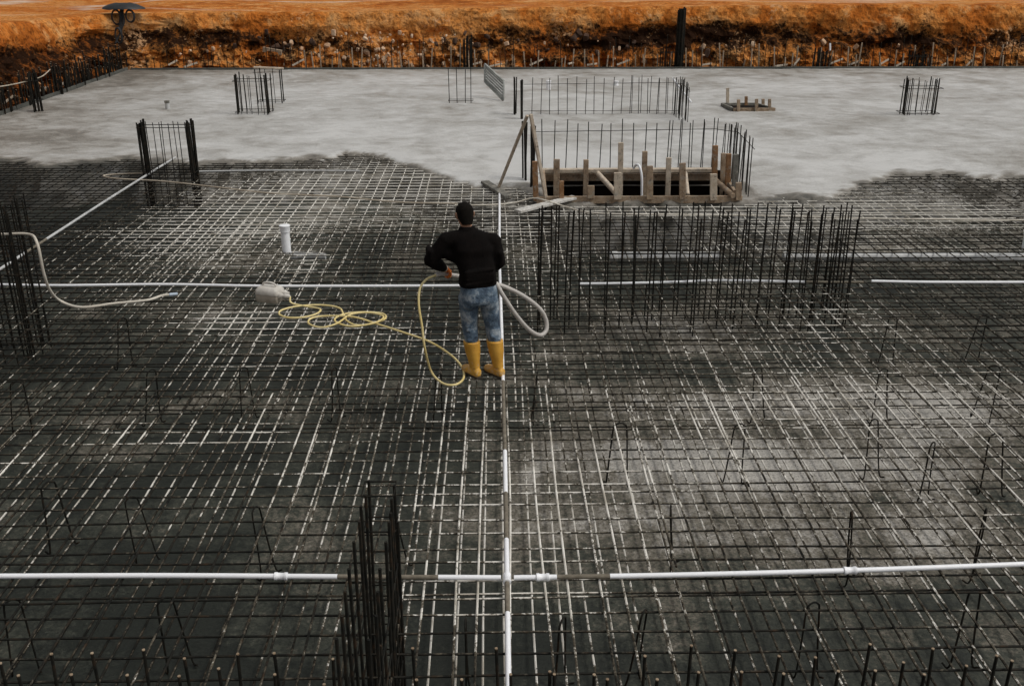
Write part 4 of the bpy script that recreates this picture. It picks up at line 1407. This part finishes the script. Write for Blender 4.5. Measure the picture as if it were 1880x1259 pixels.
    # --- boots
    for (kk, a) in ((kL, aL), (kR, aR)):
        td = toe_dir[id(a)]; sd = Vector((td.y, -td.x, 0))
        g = Vector((a.x, a.y, ZB))
        top = kk.lerp(a, .37)
        bo = MB()
        axis_rings = []
        for (f, hw, hd) in ((0, .078, .082), (.02, .081, .085), (.35, .074, .079), (.7, .056, .062), (.92, .050, .058)):
            axis_rings.append((top.lerp(g + up * .08, f), sd, td, hw, hd, .95))
        loft(bo, axis_rings, 24)
        loft(bo, [(g - td * .072 + up * .052, up, sd, .022, .022, .9), (g - td * .060 + up * .052, up, sd, .046, .038, .9), (g - td * .02 + up * .058, up, sd, .056, .044, .9), (g + td * .05 + up * .052, up, sd, .050, .046, .9),
                  (g + td * .11 + up * .043, up, sd, .041, .050, .85), (g + td * .165 + up * .040, up, sd, .036, .045, .85), (g + td * .198 + up * .036, up, sd, .026, .028, .9), (g + td * .205 + up * .035, up, sd, .012, .012, 1)], 24)
        bt = child("boot", bo, .007, 'boot', 3)
        so = MB()
        vs = []
        outl = [(-.082, .0), (-.076, .028), (-.05, .040), (0, .040), (.05, .043), (.11, .052), (.165, .046), (.20, .026), (.212, 0)]
        outl = outl + [(x, -y) for (x, y) in outl[-2:0:-1]]
        n = len(outl)
        for z in (.0, .022):
            for (x, y) in outl: vs.append(g + td * x + sd * y + up * z)
        so.add(vs, [tuple(range(n - 1, -1, -1)), tuple(range(n, 2 * n))] + [(i, (i + 1) % n, n + (i + 1) % n, n + i) for i in range(n)])
        o2 = so.build("sole", M['sole'], None, smooth=False); o2.parent = bt
    # --- gloves with pale cuff
    for (wr, el, sd_) in ((wL, eL, 1), (wR, eR, -1)):
        gl = MB(); hand(gl, wr, el, rv, 1.12, sd_)
        go = child("glove", gl, .0045, 'glove', 2)
        d = (wr - el).normalized()
        cf = MB(); cf.lathe(wr - d * .045, [(.038, 0), (.042, .006), (.041, .04), (.037, .046)], 16, axis=d)
        c2 = cf.build("cuff", M['cuff']); c2.parent = go
    return dict(O=O, wL=wL, wR=wR, hip=hip, rv=rv, fv=fv, eL=eL)
man = make_person()

# ------------------------------------------------------------------ vibrator hose and yellow cable held by the man
oy = man['O'].y
dL = (man['wL'] - man['eL']).normalized()
grip = man['wL'] + dL * .085 + Vector((0, 0, -.038))
hose("vibrator_hose", "thick grey vibrator hose hanging in a loop on the man's right", "hose",
     [UY(800, 505, oy + .22), UY(812, 502, oy + .27), grip, UY(850, 508, oy + .44), UY(885, 510, oy + .46), UY(908, 518, oy + .44), UY(922, 540, oy + .42), UY(945, 575, oy + .5), UY(970, 604, oy + .62), UY(990, 615, oy + .72), UY(1002, 608, oy + .80), UY(1003, 590, oy + .84),
      UY(992, 568, oy + .82), UY(965, 546, oy + .78), UY(935, 530, oy + .70), UY(912, 522, oy + .60), UY(895, 521, oy + .55), UY(870, 535, oy + .56), UY(868, 570, oy + .70), U(872, 610, .06)], .0225, 'hose_grey', n=10, k=10)
CZ = 0.048
cab = [plug, U(535, 556, .07), U(560, 562, CZ), U(587, 567, CZ), U(583, 575, CZ), U(560, 582, CZ), U(530, 583, CZ), U(513, 577, CZ), U(518, 569, CZ), U(548, 562, CZ), U(590, 560, CZ), U(622, 565, CZ), U(630, 576, CZ), U(636, 588, CZ), U(655, 597, CZ), U(685, 594, CZ),
       U(707, 585, CZ), U(703, 576, CZ), U(670, 573, CZ), U(635, 576, CZ), U(615, 585, CZ + .02), U(622, 594, CZ), U(650, 599, CZ), U(690, 592, CZ + .02), U(704, 581, CZ + .02), U(680, 574, CZ + .02), U(645, 577, CZ + .02), U(618, 594, CZ + .02), U(590, 601, CZ), U(567, 594, CZ), U(572, 584, CZ),
       U(600, 580, CZ), U(650, 582, CZ + .03), U(690, 594, CZ), U(740, 610, CZ), U(790, 628, CZ), U(828, 652, CZ), U(848, 674, CZ), U(851, 694, CZ), U(836, 706, CZ), U(812, 703, CZ), U(792, 682, .06), UY(780, 640, oy - .08), UY(775, 600, oy - .06), UY(769, 560, oy), UY(771, 530, oy + .08), UY(783, 513, oy + .16), UY(800, 505, oy + .22)]
hose("yellow_cable", "thin yellow cable coiled on the mat and rising to the man's left hand", "cable", cab, .0115, 'cable', n=8, k=8)

# ------------------------------------------------------------------ things at the far edge and on the bank
# leaning mesh panel
def make_panel():
    yy = U(915, 185, .05).y
    a, b_, c, d = UY(890, 118, yy + .9), UY(925, 150, yy + .2), UY(924, 184, yy), UY(890, 150, yy + .7)
    c.z = max(c.z, .05)
    root = empty("mesh_panel", c, "grey mesh panel leaning at an angle behind the timber pit's rear cage", "panel")
    for (p, q) in ((a, b_), (d, c), (a, d), (b_, c)):
        mb = MB(); mb.beam(p, q, .05, .05); mb.build("frame_bar", M['panel'], root)
    for i in range(1, 6):
        t = i / 6
        mb = MB(); mb.beam(a.lerp(d, t), b_.lerp(c, t), .055, .02); mb.build("slat", M['panel'], root)
make_panel()

# dark stand hung with cable coils on the shoulder of the bank
def make_stand():
    y = 35.35
    top = UY(226, 13, y); foot = UY(221, 60, y - .35)
    root = empty("cable_stand", foot, "dark flat-topped stand hung with black cable coils on the left bank", "stand")
    mb = MB(); mb.tube([foot, Vector((top.x, y - .1, top.z))], .07, 8); mb.build("post", M['black'], root)
    mb = MB()
    vs, n = [], 28
    prof = [(.02, .10), (.25, .12), (.5, .06), (.68, -.02), (.70, -.06), (.5, -.05), (.02, -.03)]
    for (r, z) in prof:
        for j in range(n):
            a = 2 * math.pi * j / n
            k = r * (1 + .10 * nz(math.cos(a) * 2, math.sin(a) * 2, 3))
            vs.append((top.x + k * math.cos(a), y + k * .7 * math.sin(a), top.z + z + .03 * nz(math.cos(a) * 3 + 5, math.sin(a) * 3, r)))
    fs = []
    for i in range(len(prof) - 1):
        for j in range(n):
            j2 = (j + 1) % n
            fs.append((i * n + j, i * n + j2, (i + 1) * n + j2, (i + 1) * n + j))
    fs += [tuple(range(n)), tuple((len(prof) - 1) * n + j for j in range(n - 1, -1, -1))]
    mb.add(vs, fs); mb.build("top_plate", M['black'], root)
    for (px, py, rx, rz_) in ((214, 32, .16, .24), (239, 30, .15, .2), (218, 66, .12, .26)):
        c = UY(px, py, y - .28 - .006 * max(0, py - 30))
        mb = MB()
        for q in range(2):
            mb.tube([Vector((c.x + (rx - .02 * q) * math.cos(2 * math.pi * i / 20), c.y - .03 * q, c.z + (rz_ - .02 * q) * math.sin(2 * math.pi * i / 20))) for i in range(21)], .022, 6)
        mb.build("cable_coil", M['black'], root)
    mb = MB(); mb.tube(smooth_path([UY(224, 22, y - .2), UY(228, 38, y - .32), UY(223, 55, y - .42), UY(212, 80, y - .6)], 6), .028, 6); mb.build("cable_tail", M['black'], root)
make_stand()

# timber block and planks, stakes
def stake_set(name, label, cat, group, locs, mat, wd, hg):
    first = None
    for (p, q) in locs:
        L = (Vector(q) - Vector(p)).length
        if first is None:
            mb = MB(); mb.beam((0, 0, 0), (0, 0, 1), wd, hg, side=Vector((1, 0, 0)))
            o = first = mb.build(name, M[mat], smooth=False); tag(o, label, cat, group)
        else:
            o = first.copy(); col.objects.link(o)
        o.location = p
        o.rotation_mode = 'QUATERNION'
        o.rotation_quaternion = Vector((0, 0, 1)).rotation_difference((Vector(q) - Vector(p)).normalized())
        o.scale = (1, 1, L)
locs = []
for px in [x + rnd.uniform(-9, 9) for x in range(560, 1240, 15)] + [x + rnd.uniform(-12, 12) for x in range(1260, 1880, 19)]:
    y = FAR_Y + rnd.uniform(.15, .5)
    p = UY(px, 132, y)
    h_ = rnd.uniform(.25, .85)
    locs.append(((p.x, y, -.1), (p.x + rnd.uniform(-.08, .08), y + rnd.uniform(-.05, .2), h_)))
stake_set("timber_stake", "thin weathered timber stake in the row at the foot of the bank", "stake", "timber stakes at the foot of the bank", locs, 'wood', .04, .04)
locs = []
for px in (318, 345, 545, 868, 905, 980, 1050, 1295, 1430, 1463, 1530, 1565, 1620, 1650, 1735, 1780, 1140, 1085, 90, 130, 30):
    if px < 160:
        p = U(px, 190 - px * .35, .25); p.x = LEFT_X - .5
        y = p.y
    else:
        y = FAR_Y + rnd.uniform(.2, .5); p = UY(px, 128, y)
    a = rnd.uniform(-.5, .5)
    locs.append(((p.x - .14, y, .06 + rnd.uniform(0, .1)), (p.x + .12 + rnd.uniform(-.06, .2), y + .1, .09 + rnd.uniform(0, .22))))
stake_set("scrap_board", "short pale scrap of board dropped at the foot of the bank", "board", "scrap boards at the foot of the bank", locs, 'wood_pale', .06, .03)
lone_beam("plank", "tan plank resting level on bars in front of the bank left of centre", "plank", UY(466, 124, 33.4), UY(520, 126, 33.4), .16, .05, 'wood_pale', "loose planks")
lone_beam("plank", "short tan board propped on the dark rocks above the small left cage", "plank", UY(483, 91, 35.2), UY(517, 97, 35.1), .10, .16, 'wood', "loose planks")

# pale line strung down the left bank
mb = MB(); mb.tube(smooth_path([UY(38, 42, 37.2), UY(48, 85, 35.5), UY(62, 105, 34.4), UY(75, 130, 33)], 6), .02, 6)
tag(mb.build("bank_cord", M['wood_pale'], origin=UY(48, 85, 35.5)), "thin pale cord running down the orange bank at far left", "cord")
hose("left_hose", "thin tan hose strung along the uprights on the left bank", "hose", [UY(-20, 162, 24.2), UY(20, 156, 25), UY(55, 148, 26), UY(78, 140, 27), UY(92, 128, 28)], .014, 'hose_tan')

# rocks on the bank
def rock_mesh(seed, mat):
    import bmesh
    bm_ = bmesh.new()
    bmesh.ops.create_icosphere(bm_, subdivisions=2, radius=1)
    for v in bm_.verts:
        c = v.co.copy()
        k = 1 + .35 * noise.noise(c * 1.3 + Vector((seed * 3.1, 0, 0))) + .14 * noise.noise(c * 3.5 + Vector((0, seed, 0)))
        v.co = c * k
        for ax in range(3):                     # flat broken faces
            lim = .62 + .2 * ((seed * 7 + ax * 3) % 5) / 5
            v.co[ax] = max(-lim, min(lim, v.co[ax]))
    me = bpy.data.meshes.new("rock"); bm_.to_mesh(me); bm_.free()
    me.materials.append(M[mat])
    return me
pale = [rock_mesh(i, 'rock') for i in range(5)]
dark = [rock_mesh(i + 9, 'rock_dark') for i in range(4)]
def put_rock(me, x, y, z, s, label, group):
    o = bpy.data.objects.new("rock", me); col.objects.link(o)
    o.location = (x, y, z)
    o.rotation_euler = (rnd.uniform(0, 6), rnd.uniform(0, 6), rnd.uniform(0, 6))
    o.scale = (s * rnd.uniform(.9, 1.5), s * rnd.uniform(.7, 1), s * rnd.uniform(.6, .9))
    tag(o, label, "rock", group)
def bank_pt(px, py):
    """a point on the face of the far bank"""
    y = FAR_Y + .55
    for _ in range(5):
        p = UY(px, py, y)
        v = min(.86, max(0.0, (p.z + .55) / (bank_top(p.x, y) + .55) * .86))
        y = FAR_Y + .5 + .15 + 1.05 * v ** 1.15
    return UY(px, py, y)
for i in range(150):
    if i < 110: px, py = rnd.gauss(690, 85), rnd.uniform(60, 126)
    else: px, py = rnd.uniform(280, 1880), rnd.uniform(72, 126)
    p = bank_pt(px, py)
    put_rock(rnd.choice(pale), p.x, p.y, p.z, rnd.choice((.04, .05, .06, .08, .11)), "pale broken rock lying in the rubble of the far bank", "pale rocks on the bank")
for i in range(34):
    px = rnd.choice((rnd.gauss(860, 60), rnd.gauss(1050, 40), rnd.uniform(1240, 1880), rnd.gauss(500, 50)))
    p = bank_pt(px, rnd.uniform(58, 100))
    put_rock(rnd.choice(dark), p.x, p.y + .05, p.z, rnd.choice((.08, .11, .15)), "dark brown rock jutting from the dark band of the far bank", "dark rocks on the bank")
